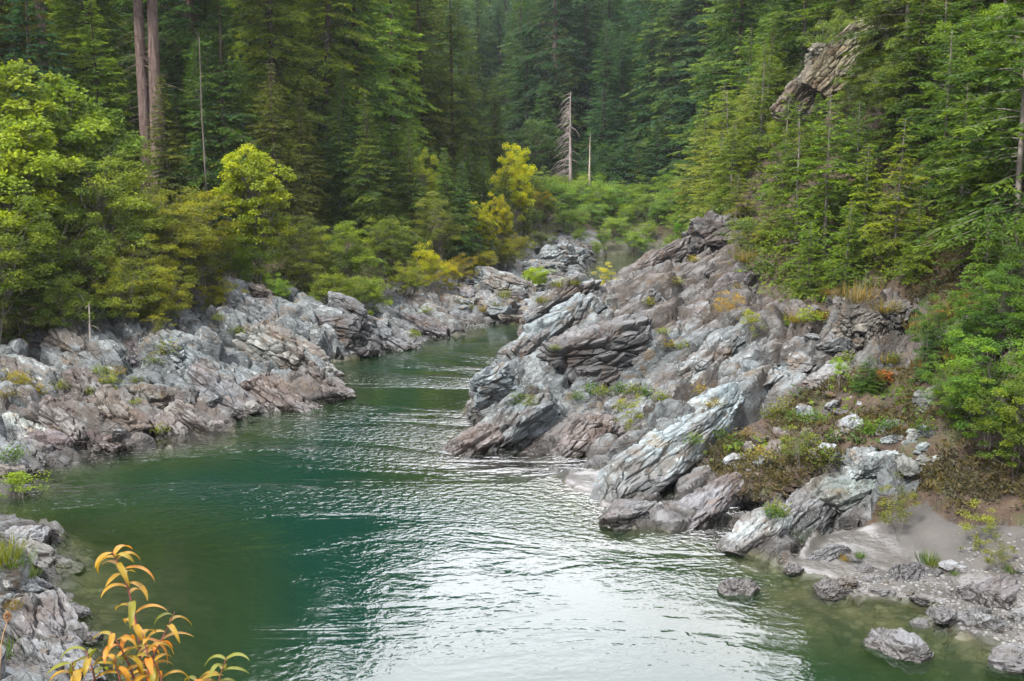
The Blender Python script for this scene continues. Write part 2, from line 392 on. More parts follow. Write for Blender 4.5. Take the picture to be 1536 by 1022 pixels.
# normal-wise fracturing of the bedrock
gx, gy = np.gradient(Hg, GX, GY); N = np.stack([-gx, -gy, np.ones_like(gx)], -1).reshape(-1, 3); N /= np.linalg.norm(N, axis=1, keepdims=True)
V = np.c_[pts, HH]
disp = np.zeros(len(pts)); wr = rock * np.clip(.7 + SD / 1.2, .0, 1) * np.clip(1.25 - (pts[:, 1] - 60) / 30, np.where(side_r | (pts[:, 1] > 110), .12, .38), 1) * (pts[:, 1] > 14)
for S, Mx in ((0, ML), (1, MR)):
    i = np.where((wr > .02) & (side_r == bool(S)))[0]; p = V[i]
    D = blocks(p, Mx, (5.5, 2.2, 1.7), .95, 100 + S, .6) + blocks(p, Mx, (2.6, 1.0, .75), .44, 130 + S, .75) + blocks(p, Mx, (.95, .45, .34), .13, 160 + S, .6)
    D += fbm(p @ Mx * W(1.0, 2.5, 3.5), 4, 60) * .07
    disp[i] = D * wr[i]
i = np.where((rock < .6) & (sand < .5) & (SD > .3) & (pts[:, 1] < 130))[0]
disp[i] += fbm(V[i] * 1.1, 5, 90) * .55 * (1 - rock[i]) * (1 - sand[i])
i = np.where(sand > .4)[0]
disp[i] += fbm(V[i] * W(.8, .8, .8), 4, 95) * .12 * sand[i]
V = V + N * disp[:, None]
land_ok = (SD > .25) & (rock < .5)
V[land_ok, 2] = np.maximum(V[land_ok, 2], .03)
Hf = V[:, 2].reshape(XX.shape)
def ground(x, y):
    i = np.clip(np.searchsorted(GX, x) - 1, 0, len(GX) - 2); j = np.clip(np.searchsorted(GY, y) - 1, 0, len(GY) - 2)
    a = (x - GX[i]) / (GX[i + 1] - GX[i]); b = (y - GY[j]) / (GY[j + 1] - GY[j])
    return (Hf[i, j] * (1 - a) + Hf[i + 1, j] * a) * (1 - b) + (Hf[i, j + 1] * (1 - a) + Hf[i + 1, j + 1] * a) * b
def hit(px, py, Ymin=16., Ymax=300.):
    d = ray(px, py); Y = Ymin
    while Y < Ymax:
        q = CAM + d * Y
        if q[2] <= max(ground(q[0], q[1]), 0): return q
        Y += .06 if Y < 80 else .4
    return CAM + d * 60
nx, ny = XX.shape
idx = np.arange(nx * ny).reshape(nx, ny)
F = np.stack([idx[:-1, :-1], idx[1:, :-1], idx[1:, 1:], idx[:-1, 1:]], -1).reshape(-1, 4)
fs = SD[F].mean(1); fsand = sand[F].mean(1); frock = rock[F].mean(1); fr = side_r[F[:, 0]]
cls = np.where(fs < -.6, 0, np.where(fsand > .5, 1, np.where(frock > .45, np.where(fr, 3, 2), np.where(fr, 5, 4))))
for k, (nm, mt) in enumerate([('riverbed', M_TERR), ('sand_beach', M_TERR), ('rocky_bank', M_TERL), ('rocky_bank', M_TERR), ('forest_floor', M_TERL), ('hillside', M_TERR)]):
    f = F[cls == k]; u, inv = np.unique(f, return_inverse=True)
    me = mesh(nm, V[u], inv.reshape(-1, 4), mt, attrs=dict(tone=tone[u], rock=rock[u], sand=sand[u], bed=bed[u]), sharp=38 if k in (2, 3) else None)
    o = link(nm, me)
    o['kind'] = 'structure'

# ------------------------------------------------------------------ river
wx = np.arange(-40, 40.1, .4); wy = np.r_[np.arange(8, 80, .4), np.arange(80, 150, 1.5)]
WX, WY = np.meshgrid(wx, wy, indexing='ij'); wp = np.c_[WX.ravel(), WY.ravel()]
wsd = sdist(wp)
wsh = np.exp(-(((wp - W(9.5, 26)) / W(7, 5.5)) ** 2).sum(1)) + .75 * np.exp(-(((wp - W(-9, 27)) / W(3.6, 7)) ** 2).sum(1)) + .5 * np.exp(-(((wp - W(1, 36)) / W(4, 2.5)) ** 2).sum(1))
wdep = -bedh(wsd, wsh, wp)
riff = np.clip((wp[:, 1] - 69) / 4, 0, 1)
ii = np.arange(len(wp)).reshape(WX.shape)
wf = np.stack([ii[:-1, :-1], ii[1:, :-1], ii[1:, 1:], ii[:-1, 1:]], -1).reshape(-1, 4)
wf = wf[(wsd[wf] < 2.5).any(1)]
u, inv = np.unique(wf, return_inverse=True)
m, t, out = newmat('river_water')
pos = t.n('ShaderNodeNewGeometry').outputs['Position']
dep = t.attr('depth'); rif = t.attr('riffle')
# wind lanes: patches of ripples between slicks
lane = t.noise(t.mapping(pos, (0, 0, 20), (.07, .20, 1)), 1.0, 4, .6, 1.2)
lane = t.ramp(lane, .39, .55)
r1 = t.noise(t.mapping(pos, (0, 0, 12), (1, 1.15, 1)), 2.9, 2, .5, .3)
r2 = t.noise(t.mapping(pos, (0, 0, -8), (1, 1.1, 1)), 6.0, 2, .5)
r0 = t.noise(pos, .5, 2, .5)
hgt = t.math('ADD', t.math('ADD', t.math('MULTIPLY', r1, .50), t.math('MULTIPLY', r2, .22)), t.math('MULTIPLY', r0, .2))
amp = t.math('ADD', t.math('MULTIPLY', t.attr('chop'), t.math('ADD', .26, t.math('MULTIPLY', lane, .85))), t.math('MULTIPLY', rif, 1.0))
bn = t.n('ShaderNodeBump'); bn.inputs['Strength'].default_value = 1.0; bn.inputs['Distance'].default_value = 0.125
t.put(bn.inputs['Height'], t.math('MULTIPLY', hgt, amp))
gl = t.n('ShaderNodeBsdfGlossy'); gl.inputs['Roughness'].default_value = .04; gl.inputs['Color'].default_value = (1, 1, 1, 1); t.L.new(bn.outputs[0], gl.inputs['Normal'])
# suspended emerald tint: clear where shallow, opaque where deep
df = t.n('ShaderNodeBsdfDiffuse'); t.put(df.inputs[0], t.mix(t.ramp(dep, .5, 2.6), (.009, .019, .007), (.0015, .014, .0095)))
tp = t.n('ShaderNodeBsdfTransparent'); t.put(tp.inputs[0], t.mix(t.ramp(dep, .0, 1.6), (.95, .97, .92), (.35, .62, .42)))
body = t.n('ShaderNodeMixShader'); t.put(body.inputs[0], t.math('SUBTRACT', 1, t.math('POWER', 2.718, t.math('MULTIPLY', dep, -1.25))))
t.L.new(tp.outputs[0], body.inputs[1]); t.L.new(df.outputs[0], body.inputs[2])
fo = t.n('ShaderNodeFresnel'); fo.inputs[0].default_value = 1.333; t.L.new(bn.outputs[0], fo.inputs[1])
mx = t.n('ShaderNodeMixShader'); t.L.new(fo.outputs[0], mx.inputs[0]); t.L.new(body.outputs[0], mx.inputs[1]); t.L.new(gl.outputs[0], mx.inputs[2])
t.L.new(mx.outputs[0], out.inputs[0])
ro = link('river_water', mesh('river_water', np.c_[wp[u], np.zeros(len(u))], inv.reshape(-1, 4), m, attrs=dict(depth=wdep[u], riffle=riff[u], chop=np.interp(wp[u, 1], [0, 20, 27, 33, 42, 54, 62, 70], [.20, .20, .25, .68, 1.35, 1.2, .34, .3]) * (1 - .72 * np.clip(wsh[u], 0, 1)))))
ro['kind'] = 'structure'

# ------------------------------------------------------------------ sky and sun
SUN_EL, SUN_AZ = 48.0, -140.0        # azimuth from +Y, clockwise positive: the sun stands to the left and a little behind
w = bpy.data.worlds.new('World'); scene.world = w; w.use_nodes = True; w.node_tree.nodes.clear(); t = NT(w.node_tree)
sky = t.n('ShaderNodeTexSky', sky_type='NISHITA', sun_disc=False, sun_elevation=R(SUN_EL), sun_rotation=R(SUN_AZ))
gen = t.n('ShaderNodeTexCoord').outputs['Generated']
cl = t.noise(t.mapping(gen, (0, 0, 0), (1, 1, 1.8)), 2.2, 5, .6, .3)
# overcast, with a brighter break in the cloud over the valley upstream
dt = t.n('ShaderNodeVectorMath', operation='DOT_PRODUCT'); t.L.new(gen, dt.inputs[0]); dt.inputs[1].default_value = Vector((.02, math.cos(R(46)), math.sin(R(46)))).normalized()
brk = t.ramp(t.math('ADD', dt.outputs['Value'], t.math('MULTIPLY', t.math('SUBTRACT', cl, .5), .25)), .80, .985)
skc = t.mix(t.ramp(cl, .22, .52), sky.outputs[0], (11, 11.2, 11.8))
skc = t.mix(brk, skc, (40, 40, 42))
bg = t.n('ShaderNodeBackground'); t.put(bg.inputs[0], skc); bg.inputs[1].default_value = .10
t.L.new(bg.outputs[0], t.n('ShaderNodeOutputWorld').inputs[0])
sl = bpy.data.lights.new('sun', 'SUN'); sl.energy = 4.6; sl.angle = R(8); sl.color = (1, .965, .90)
so = link('sun', sl); 
_sd = Vector((math.cos(R(SUN_EL)) * math.sin(R(SUN_AZ)), math.cos(R(SUN_EL)) * math.cos(R(SUN_AZ)), math.sin(R(SUN_EL))))
so.rotation_euler = _sd.to_track_quat('Z', 'Y').to_euler(); so.location = _sd * 200
vs = scene.view_settings; vs.view_transform = 'Standard'; vs.look = 'None'; vs.gamma = 1; vs.exposure = 1.32
# the air of the valley
bm_ = np.array([(x, y, z) for x in (-330, 340) for y in (-60, 720) for z in (-6, 330)], float)
m, t, out = newmat('valley_air')
pv = t.n('ShaderNodeVolumePrincipled'); pv.inputs['Color'].default_value = (.86, .93, 1, 1); pv.inputs['Density'].default_value = .00012; pv.inputs['Anisotropy'].default_value = .3
t.L.new(pv.outputs[0], out.inputs['Volume'])
hz = link('haze', mesh('haze', bm_, np.array([[0, 1, 3, 2], [4, 6, 7, 5], [0, 4, 5, 1], [2, 3, 7, 6], [0, 2, 6, 4], [1, 5, 7, 3]]), m, smooth=False)); hz['kind'] = 'stuff'; hz['label'] = 'thin blue air filling the valley'
# ------------------------------------------------------------------ rock masses and boulders
import bmesh
_ico = {}
def ico(n):
    if n not in _ico:
        bm = bmesh.new(); bmesh.ops.create_icosphere(bm, subdivisions=n, radius=1.0)
        V = np.array([v.co[:] for v in bm.verts]); F = np.array([[v.index for v in f.verts] for f in bm.faces]); bm.free()
        _ico[n] = (V, F)
    return _ico[n]
def rock_mesh(name, seed, dims, M, n=6, cuts=16, rough=1.0, mat=None, rounded=0.0):
    rng = np.random.default_rng(seed); V, F = ico(n); V = V.copy()
    ax = np.concatenate([np.eye(3), -np.eye(3)])
    Nn = np.concatenate([ax + rng.normal(size=(6, 3)) * .28, unit(rng, cuts)]); Nn /= np.linalg.norm(Nn, axis=1, keepdims=True)
    hs = np.r_[rng.uniform(.55, .78, 6), rng.uniform(.66, .95, cuts)] + rounded
    for k, h in zip(Nn, hs):
        V = V - k * np.maximum(V @ k - h, 0)[:, None]
    V = V / .72 * W(*dims)
    nn = V / W(*dims) ** 2; nn /= np.linalg.norm(nn, axis=1, keepdims=True)
    s = min(dims); q = V + seed * 7.7
    I = np.eye(3)
    d = blocks(q, I, (max(s * 1.7, dims[0] * .8), s * .8, s * .5), .24 * s, 300 + seed, .9) + blocks(q, I, (max(s * .8, dims[0] * .24), s * .42, s * .3), .10 * s, 330 + seed, .9)
    d += fbm(q * W(1.2, 2.5, 3.5) / s, 4, seed) * .03 * s
    if n >= 6: d += blocks(q, I, (s * .3, s * .17, s * .13), .018 * s, 360 + seed, .6)
    V = V + nn * (d * rough)[:, None]
    return mesh(name, V @ M.T, F, mat, sharp=32)
MRs = rotm(18, -13, 50)
ORI = dict(L=ML, R=MR, S=MRs, U=rotm(10, -12, 25), V=rotm(-8, 8, -20), C=rotm(0, -46, 10), F=rotm(0, -6, 30), D=rotm(8, -30, 15), E=rotm(20, 30, -60))
def hero(name, label, px, py, Y, dims, ori, seed, tint=(1, 1, 1), n=6, sink=.25, rough=1.0, cuts=14, rounded=0.0, group=None):
    c = hit(px, py) if Y is None else P(px, py, Y)
    d = ray(px, py); d = d / np.linalg.norm(d)
    c = c + d * min(dims) * .5 - W(0, 0, sink * min(dims))
    left = ori in 'LVE'
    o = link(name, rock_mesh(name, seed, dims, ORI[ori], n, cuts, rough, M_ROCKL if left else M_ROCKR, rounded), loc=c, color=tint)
    return tag(o, label, 'boulder' if name == 'boulder' else 'rock', group)
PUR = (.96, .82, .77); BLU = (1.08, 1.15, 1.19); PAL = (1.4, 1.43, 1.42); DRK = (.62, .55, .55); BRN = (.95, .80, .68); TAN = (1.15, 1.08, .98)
for a in [
    # right headland
    ('pale upright rock tower at the river end of the right headland', 740, 592, 45.3, (1.0, .9, 1.35), 'U', 1, BLU),
    ('low purple snout of rock where the headland meets the water', 705, 676, None, (1.5, 1.1, .75), 'R', 2, PUR),
    ('grey slabs stacked behind the low purple snout of the headland', 775, 632, None, (2.0, 1.2, .9), 'R', 3, BLU),
    ('smooth purple-grey ramp of rock above the small sand pocket', 845, 668, None, (2.4, 1.2, .7), 'R', 4, PUR),
    ('huge dark rock with a shaded hollow underneath in the middle of the headland', 900, 520, 48.0, (2.5, 1.3, 1.25), 'F', 5, (.66, .60, .60)),  # dark tint paints in the shade of the overhang
    ('light blue-grey shoulder rising behind the dark hollow rock', 845, 490, 54, (2.3, 1.4, 1.1), 'R', 6, BLU),
    ('purple snout dipping into the still pool behind the headland', 800, 520, None, (1.5, 1.3, .9), 'R', 7, PUR),
    ('long striped flank of rock climbing from the still pool', 842, 455, 58.5, (2.5, 1.3, 1.1), 'R', 8, (1, .98, 1)),
    ('brown-purple block on the left end of the ridge crest', 915, 456, 59, (2.0, 1.3, .9), 'R', 9, PUR),
    ('tilted purple slab that tops the ridge like a fin', 996, 388, 64, (2.0, .7, .7), 'D', 10, PUR),
    ('second purple slab leaning below the fin on the ridge', 958, 438, 60.5, (2.0, .9, .7), 'D', 11, (.76, .64, .60)),
    ('dark knobbly rock standing at the foot of the young firs', 1075, 362, 65.5, (1.7, 1.5, 2.0), 'U', 12, DRK),
    ('angular dark plum block below the knobbly rock', 1120, 430, 56.5, (1.8, 1.0, .95), 'R', 13, (.66, .54, .55)),
    ('broad purple slab left of the angular plum block', 1055, 420, 59, (2.1, 1.1, .95), 'R', 14, (.78, .66, .62)),
    ('weathered grey lump in the centre of the ridge flank', 960, 470, 55.5, (2.0, 1.2, 1.0), 'R', 15, (.95, .88, .9)),
    ('lichen-speckled hump between the ridge flank and the soil gully', 1035, 490, 53.0, (2.0, 1.2, .9), 'R', 16, (1.05, .98, 1)),
    ('small brown lump to the right of the dark hollow rock', 985, 528, 50, (1.3, .9, .75), 'F', 17, (.85, .75, .74)),
    ('split angular block with flat pale faces above the big slab', 1078, 535, 46.5, (1.6, .95, .85), 'R', 18, (1.1, 1.08, 1.08)),
    ('pale blue block wedged beside the split angular block', 1005, 575, 45.2, (1.2, .7, .6), 'D', 19, PAL),
    ('low rubbly rock on the headland below the hollow', 930, 605, None, (1.4, .9, .55), 'R', 20, BLU),
    ('purple step of rock under the yellow-green bush', 890, 660, None, (1.2, .8, .5), 'R', 21, PUR),
    ('upper block at the head of the long blue-grey slab', 1150, 562, 43.3, (2.1, .95, .85), 'S', 23, BLU),
    ('short stubby rock right of the upper slab block', 1215, 545, 44, (1.1, .65, .6), 'S', 24, (1, .95, .95)),
    ('purple-grey lump at the waterline under the big slab', 948, 770, None, (1.05, .55, .38), 'F', 25, (.95, .92, .92)),
    ('cracked purple ledge along the water right of the slab foot', 1045, 768, None, (1.6, .75, .42), 'R', 26, (.95, .88, .92)),
    ('pale wedge of rock at the water below the soil slope', 1135, 800, None, (1.1, .7, .42), 'R', 27, PAL),
    ('smooth bluish wedge running down to the water beside the sand', 1200, 785, None, (1.9, .8, .45), 'S', 28, BLU),
    ('rounded green-grey bedrock above the sand beach', 1275, 735, None, (1.5, 1.1, .5), 'F', 29, (1.0, 1.08, 1.0)),
    ('flat ledge of grey rock between the beach and the shallows', 1235, 835, None, (.7, .45, .2), 'F', 30, (1, 1, 1.04)),
    ('ragged white-streaked outcrop in the brown soil slope', 1320, 690, None, (1.3, 1.0, .5), 'F', 31, PAL),
    ('tall brown slab standing upright under the firs', 1282, 505, 43.5, (.75, .6, 1.4), 'U', 32, BRN),
    ('narrow brown pillar right of the tall upright slab', 1312, 520, 43, (.45, .5, 1.5), 'U', 33, BRN),
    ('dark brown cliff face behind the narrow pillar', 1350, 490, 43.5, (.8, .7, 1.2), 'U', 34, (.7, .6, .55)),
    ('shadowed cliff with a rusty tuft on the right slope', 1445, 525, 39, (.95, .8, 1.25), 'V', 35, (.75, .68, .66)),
    ('pale twin rock above the leafy alder bush', 1408, 602, 36, (.75, .55, .5), 'F', 36, TAN),
    ('pale rock half buried in the brown slope', 1338, 655, 35.5, (.6, .5, .42), 'R', 37, TAN),
    ('dark triangular rock at the foot of the narrow pillar', 1290, 550, 42.5, (.6, .5, .5), 'R', 38, (.8, .75, .78)),
    ('long mossy crag jutting diagonally out of the hillside trees', 1258, 86, 64.8, (2.7, .9, 1.0), 'C', 39, (1.15, .92, .56)),
    ('lower dark foot of the hillside crag', 1205, 138, 65.5, (1.9, .8, .85), 'C', 40, (.8, .64, .46)),
    ('yellowish upper nose of the hillside crag', 1302, 45, 65.2, (1.3, .8, .75), 'R', 85, (1.3, 1.1, .66)),
    ('knob on the upper edge of the hillside crag', 1235, 82, 66, (.9, .7, .8), 'U', 86, (1.0, .82, .56)),
    ('broad grey bedrock hump at the right edge of the beach', 1510, 888, None, (1.3, .9, .38), 'F', 41, (.98, .96, 1)),
    ('bluish broken bedrock lump between beach and pebbles', 1367, 868, None, (.65, .5, .26), 'S', 42, (1, .98, 1.04)),
    # left bank
    ('blunt headland tip of the left bank beside the rapids', 480, 582, None, (1.4, 1.1, .9), 'L', 51, (1, .93, .9)),
    ('long purple-tinged ramp sliding into the water on the left bank', 420, 598, None, (2.4, 1.0, .7), 'L', 52, PUR),
    ('striped grey mass above the left headland tip', 430, 530, None, (2.5, 1.3, 1.0), 'L', 53, TAN),
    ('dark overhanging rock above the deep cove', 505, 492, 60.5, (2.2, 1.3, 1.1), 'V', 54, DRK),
    ('jumbled grey crest rock below the olive shrubs', 385, 475, None, (2.0, 1.3, 1.0), 'L', 55, (1, .97, .98)),
    ('pointed brown crest rock on the skyline of the left bank', 382, 447, 62.5, (1.0, .9, .9), 'V', 56, BRN),
    ('leaning crest slab above the deep cove', 525, 466, 62.5, (1.5, .6, .75), 'L', 57, (.8, .76, .78)),
    ('grey slab descending right of the deep cove', 580, 500, None, (1.7, 1.0, .75), 'L', 58, (1, .98, 1)),
    ('last low point of rock before the still pool', 645, 496, None, (1.6, .9, .75), 'L', 59, (.85, .8, .86)),
    ('long blue-grey whaleback in the middle of the left bank', 300, 548, None, (3.0, 1.1, .7), 'L', 60, BLU),
    ('lower whaleback running to the water on the left bank', 350, 598, None, (2.4, .9, .6), 'L', 61, (1.0, .95, 1.0)),
    ('smooth blue slab under the white snag', 130, 522, None, (2.0, 1.2, .75), 'L', 62, BLU),
    ('dark squared block beside the smooth blue slab', 70, 515, None, (.9, .8, .6), 'V', 63, DRK),
    ('dark plum block at the edge of the shrubs', 205, 530, None, (1.2, .8, .6), 'L', 64, (.75, .66, .7)),
    ('long pale streaked slab at the left edge of the bank', 45, 570, None, (2.6, 1.0, .55), 'L', 65, PAL),
    ('rust-stained purple boulder in the lower left bank', 100, 640, None, (1.5, 1.0, .85), 'L', 66, PUR),
    ('brown-stained hump above the waterline blocks', 175, 622, None, (1.4, .9, .7), 'L', 67, BRN),
    ('mossy hump with a dark cleft beside it', 232, 600, None, (1.2, .9, .75), 'V', 68, (1.0, .9, .78)),
    ('smooth maroon block standing at the water', 85, 675, None, (1.2, .8, .7), 'V', 69, (.85, .68, .7)),
    ('squat maroon block with a wet black base', 165, 668, None, (1.4, .85, .7), 'L', 70, (.82, .68, .70)),
    ('blocky purple rocks at the shoreline below the cleft', 245, 650, None, (1.1, .7, .6), 'L', 71, PUR),
    ('thin purple fin pointing into the river', 305, 640, None, (1.5, .6, .5), 'L', 72, PUR),
    ('cracked creamy white slab on the lower left bank', 20, 655, None, (1.3, 1.0, .4), 'L', 73, (2.2, 2.15, 1.95)),
    ('grey hump at the left frame edge just above the water', 15, 712, None, (1.0, .8, .6), 'V', 74, TAN),
    ('bluish low rock at the water beside the maroon block', 55, 688, None, (.9, .6, .4), 'L', 75, BLU),
    ('rough grey step below the pale streaked slab', 130, 590, None, (1.6, .9, .6), 'L', 76, (.95, .88, .86)),
    ('pale blue rock mass right of the bushes', 265, 520, None, (1.6, 1.0, .7), 'L', 77, PAL),
    ('big pale blue rock under the yellow shrubs at the far bend', 752, 425, 83, (2.6, 1.4, 1.3), 'V', 78, PAL),
    ('dark squat rock in front of the big pale blue rock', 770, 448, 80, (1.3, .8, .7), 'V', 79, (.8, .75, .8)),
    # near left corner
    ('rounded grey rock with a split top in the lower left corner', 62, 848, 28.6, (1.0, .7, .62), 'L', 80, TAN),
    ('long sloping grey slab at the bottom left corner', 60, 945, 23.8, (1.7, .9, .55), 'L', 81, (1.15, 1.13, 1.15)),
    ('rubbly grey rock behind the long corner slab', 15, 890, 26.0, (1.2, .8, .5), 'L', 82, (1.1, 1.08, 1.08)),
    ('grey rock in the very corner below the orange leaves', 90, 1000, 21.8, (.95, .7, .45), 'L', 83, (1.05, 1.03, 1.05)),
]:
    big = a[4][0] >= 2.2
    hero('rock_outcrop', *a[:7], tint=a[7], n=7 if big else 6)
o = hero('rock_outcrop', 'long blue-grey slab slanting from the soil slope to the sand pocket', 1003, 676, 37.0, (4.9, .88, .74), 'S', 22, (1.5, 1.66, 1.72), n=7, sink=0, rough=.75)

near_tint = (1.05, 1.02, 1.05)
for a in [
    ('lone pale boulder standing in the shallows off the slab', 1107, 878, .50, 101), ('big grey boulder awash in the clear shallows', 1342, 966, .62, 102),
    ('smooth boulder cut by the right frame edge in the shallows', 1532, 990, .60, 103), ('flat-topped boulder at the tip of the pebble spit', 1250, 882, .42, 104),
    ('heart-shaped grey boulder on the pebble shore', 1412, 920, .40, 105), ('small round boulder leaning on the heart-shaped one', 1440, 925, .24, 106),
    ('small boulder alone just off the pebble shore', 1381, 934, .20, 107), ('dark cobble beside the beach ledge', 1300, 850, .26, 108), ('blue cobble wedged at the end of the beach ledge', 1278, 835, .24, 109),
    ('pale round cobble in the middle of the pebble spit', 1318, 884, .24, 110), ('grey cobble touching the bluish bedrock lump', 1312, 866, .26, 111), ('white stone half sunk in the sand below the grass tuft', 1425, 845, .26, 112),
    ('oval stone beside the grass tuft', 1403, 855, .20, 113), ('grey stone right of the white half-sunk stone', 1438, 850, .20, 114), ('pale stone at the right edge of the sand', 1533, 853, .26, 115),
    ('brown stone on the ledge spit nearest the wedge', 1190, 852, .28, 116), ('angular rock in the water in the lower left cove', 45, 800, .62, 117), ('small dark rock poking out left of the orange leaves', 140, 953, .22, 118),
    ('low flat stone at the foot of the corner slab', 112, 915, .30, 119), ('grey cobble between the spit and the bedrock hump', 1465, 930, .22, 120), ('pale cobble on the shore below the bedrock hump', 1492, 938, .24, 121)]:
    lab, px, py, r, sd = a
    c = hit(px, py + 4, 16); c[2] = max(c[2], 0) - r * .06
    o = link('boulder', rock_mesh('boulder', sd, (r * 1.08, r * .82, r * .47), rotm(5, 8, sd * 47 % 180), 5, 14, .8, M_ROCKR, .08), loc=c, color=(1.35, 1.33, 1.37))
    tag(o, lab, 'boulder')
# shared shapes for smaller rubble: each stone is its own object
STN = [rock_mesh('boulder', 200 + k, (1.2, .95, .72), rotm(4, 6, 30 * k), 4, 14, .9, M_ROCKR, .03) for k in range(8)]
rng = np.random.default_rng(5)
def stones(n, poly_px, r0, r1, lab, grp, tints, zmin=-.1):
    poly = np.array(poly_px, float); lo, hi = poly.min(0), poly.max(0); k = 0; tries = 0
    while k < n and tries < n * 40:
        tries += 1
        q = rng.uniform(lo, hi)
        if not pip(q[None], poly)[0]: continue
        c = hit(q[0], q[1], 18, 150)
        r = r0 + (r1 - r0) * rng.random() ** 2.2
        c[2] = max(c[2], zmin) + r * .15
        tt = tints[rng.integers(len(tints))]; b = rng.uniform(.85, 1.25)
        o = link('boulder', STN[rng.integers(8)], loc=c, rot=(rng.normal() * .3, rng.normal() * .3, rng.uniform(0, 6.28)), scale=(r * rng.uniform(.8, 1.3), r, r * rng.uniform(.7, 1.05)), color=tuple(x * b for x in tt))
        tag(o, lab, 'boulder', grp); k += 1
GR = [(1.15, 1.15, 1.18), (.9, .8, .82), (1.35, 1.38, 1.4), (1.1, .95, .8)]
stones(46, [(690, 470), (700, 430), (770, 455), (800, 440), (830, 430), (780, 482)], .35, 1.1, 'grey boulder in the rubble at the tail of the far rapids', 'boulders by the far rapids', GR)
stones(60, [(800, 450), (790, 400), (850, 370), (900, 380), (885, 400), (835, 450)], .35, 1.1, 'pale blue boulder in the boulder bar leading up to the far pool', 'boulders of the far bar', [BLU, PAL, PAL, (1.1, 1.15, 1.2)])
stones(26, [(800, 375), (850, 362), (890, 362), (890, 372), (870, 376), (820, 390)], .3, .9, 'small boulder on the far shore beneath the green thicket', 'boulders below the far thicket', GR)
stones(34, [(1230, 880), (1330, 872), (1400, 905), (1470, 920), (1536, 910), (1536, 965), (1470, 945), (1400, 915), (1330, 893), (1240, 890)], .08, .26, 'fist to head sized stone along the pebble shore of the right beach', 'stones along the right beach', GR)
stones(46, [(1180, 640), (1240, 590), (1300, 600), (1250, 690), (1130, 720), (1080, 690)], .08, .36, 'grey stone lying in the brown soil gully beside the big slab', 'stones in the soil gully', GR)
stones(22, [(1180, 470), (1260, 440), (1280, 560), (1210, 600)], .15, .5, 'brown-grey stone on the soil bench below the upright slab', 'stones on the soil bench', [(.95, .85, .8), (1.1, 1.05, 1.05)])
stones(22, [(1340, 640), (1410, 650), (1400, 730), (1310, 700)], .1, .35, 'white-flecked stone in the brown slope above the beach', 'stones in the brown slope', [PAL, TAN])
stones(18, [(0, 860), (60, 880), (100, 930), (60, 1000), (0, 1000)], .1, .3, 'grey stone lodged among the near left corner slabs', 'stones in the near left corner', GR)
stones(24, [(120, 690), (330, 640), (480, 590), (430, 570), (200, 630)], .15, .5, 'fractured block fallen on the left bank near the water', 'fallen blocks of the left bank', [PUR, TAN, (1, .95, .95)])
# gravel: too many to count
pr = []; rg = np.random.default_rng(8); V0, F0 = ico(2)
gp = np.array([(1225, 885), (1290, 855), (1400, 850), (1480, 800), (1560, 780), (1560, 985), (1470, 955), (1395, 908), (1330, 893)], float)
k = 0
while k < 1900:
    q = rg.uniform(gp.min(0), gp.max(0))
    if not pip(q[None], gp)[0]: continue
    u_ = (q[1] - 780) / 200
    if rg.random() > .22 + u_: continue
    c = hit(q[0], q[1], 22, 40); r = .018 + .05 * rg.random() ** 3
    Vv = V0 * (1 + rg.normal(size=(len(V0), 1)) * .09) * W(rg.uniform(.8, 1.5), 1, rg.uniform(.45, .8)) * r
    a = rg.uniform(0, 6.28); Vv = Vv @ np.array(((math.cos(a), -math.sin(a), 0), (math.sin(a), math.cos(a), 0), (0, 0, 1))).T
    pr.append((Vv + c + W(0, 0, r * .1), F0)); k += 1
gv, gf = merge(pr)
m, t, out = newmat('gravel_stone')
ge = t.n('ShaderNodeNewGeometry'); rn = ge.outputs['Random Per Island']
c = t.mix(t.ramp(rn, .1, .5), (.05, .045, .042), (.105, .105, .108)); c = t.mix(t.ramp(rn, .75, .95), c, (.13, .125, .115))
bsdf(t, out, c, .8)
o = link('gravel', mesh('gravel', gv, gf, m)); o['kind'] = 'stuff'; o['label'] = 'pebbles and gravel scattered over the right beach'
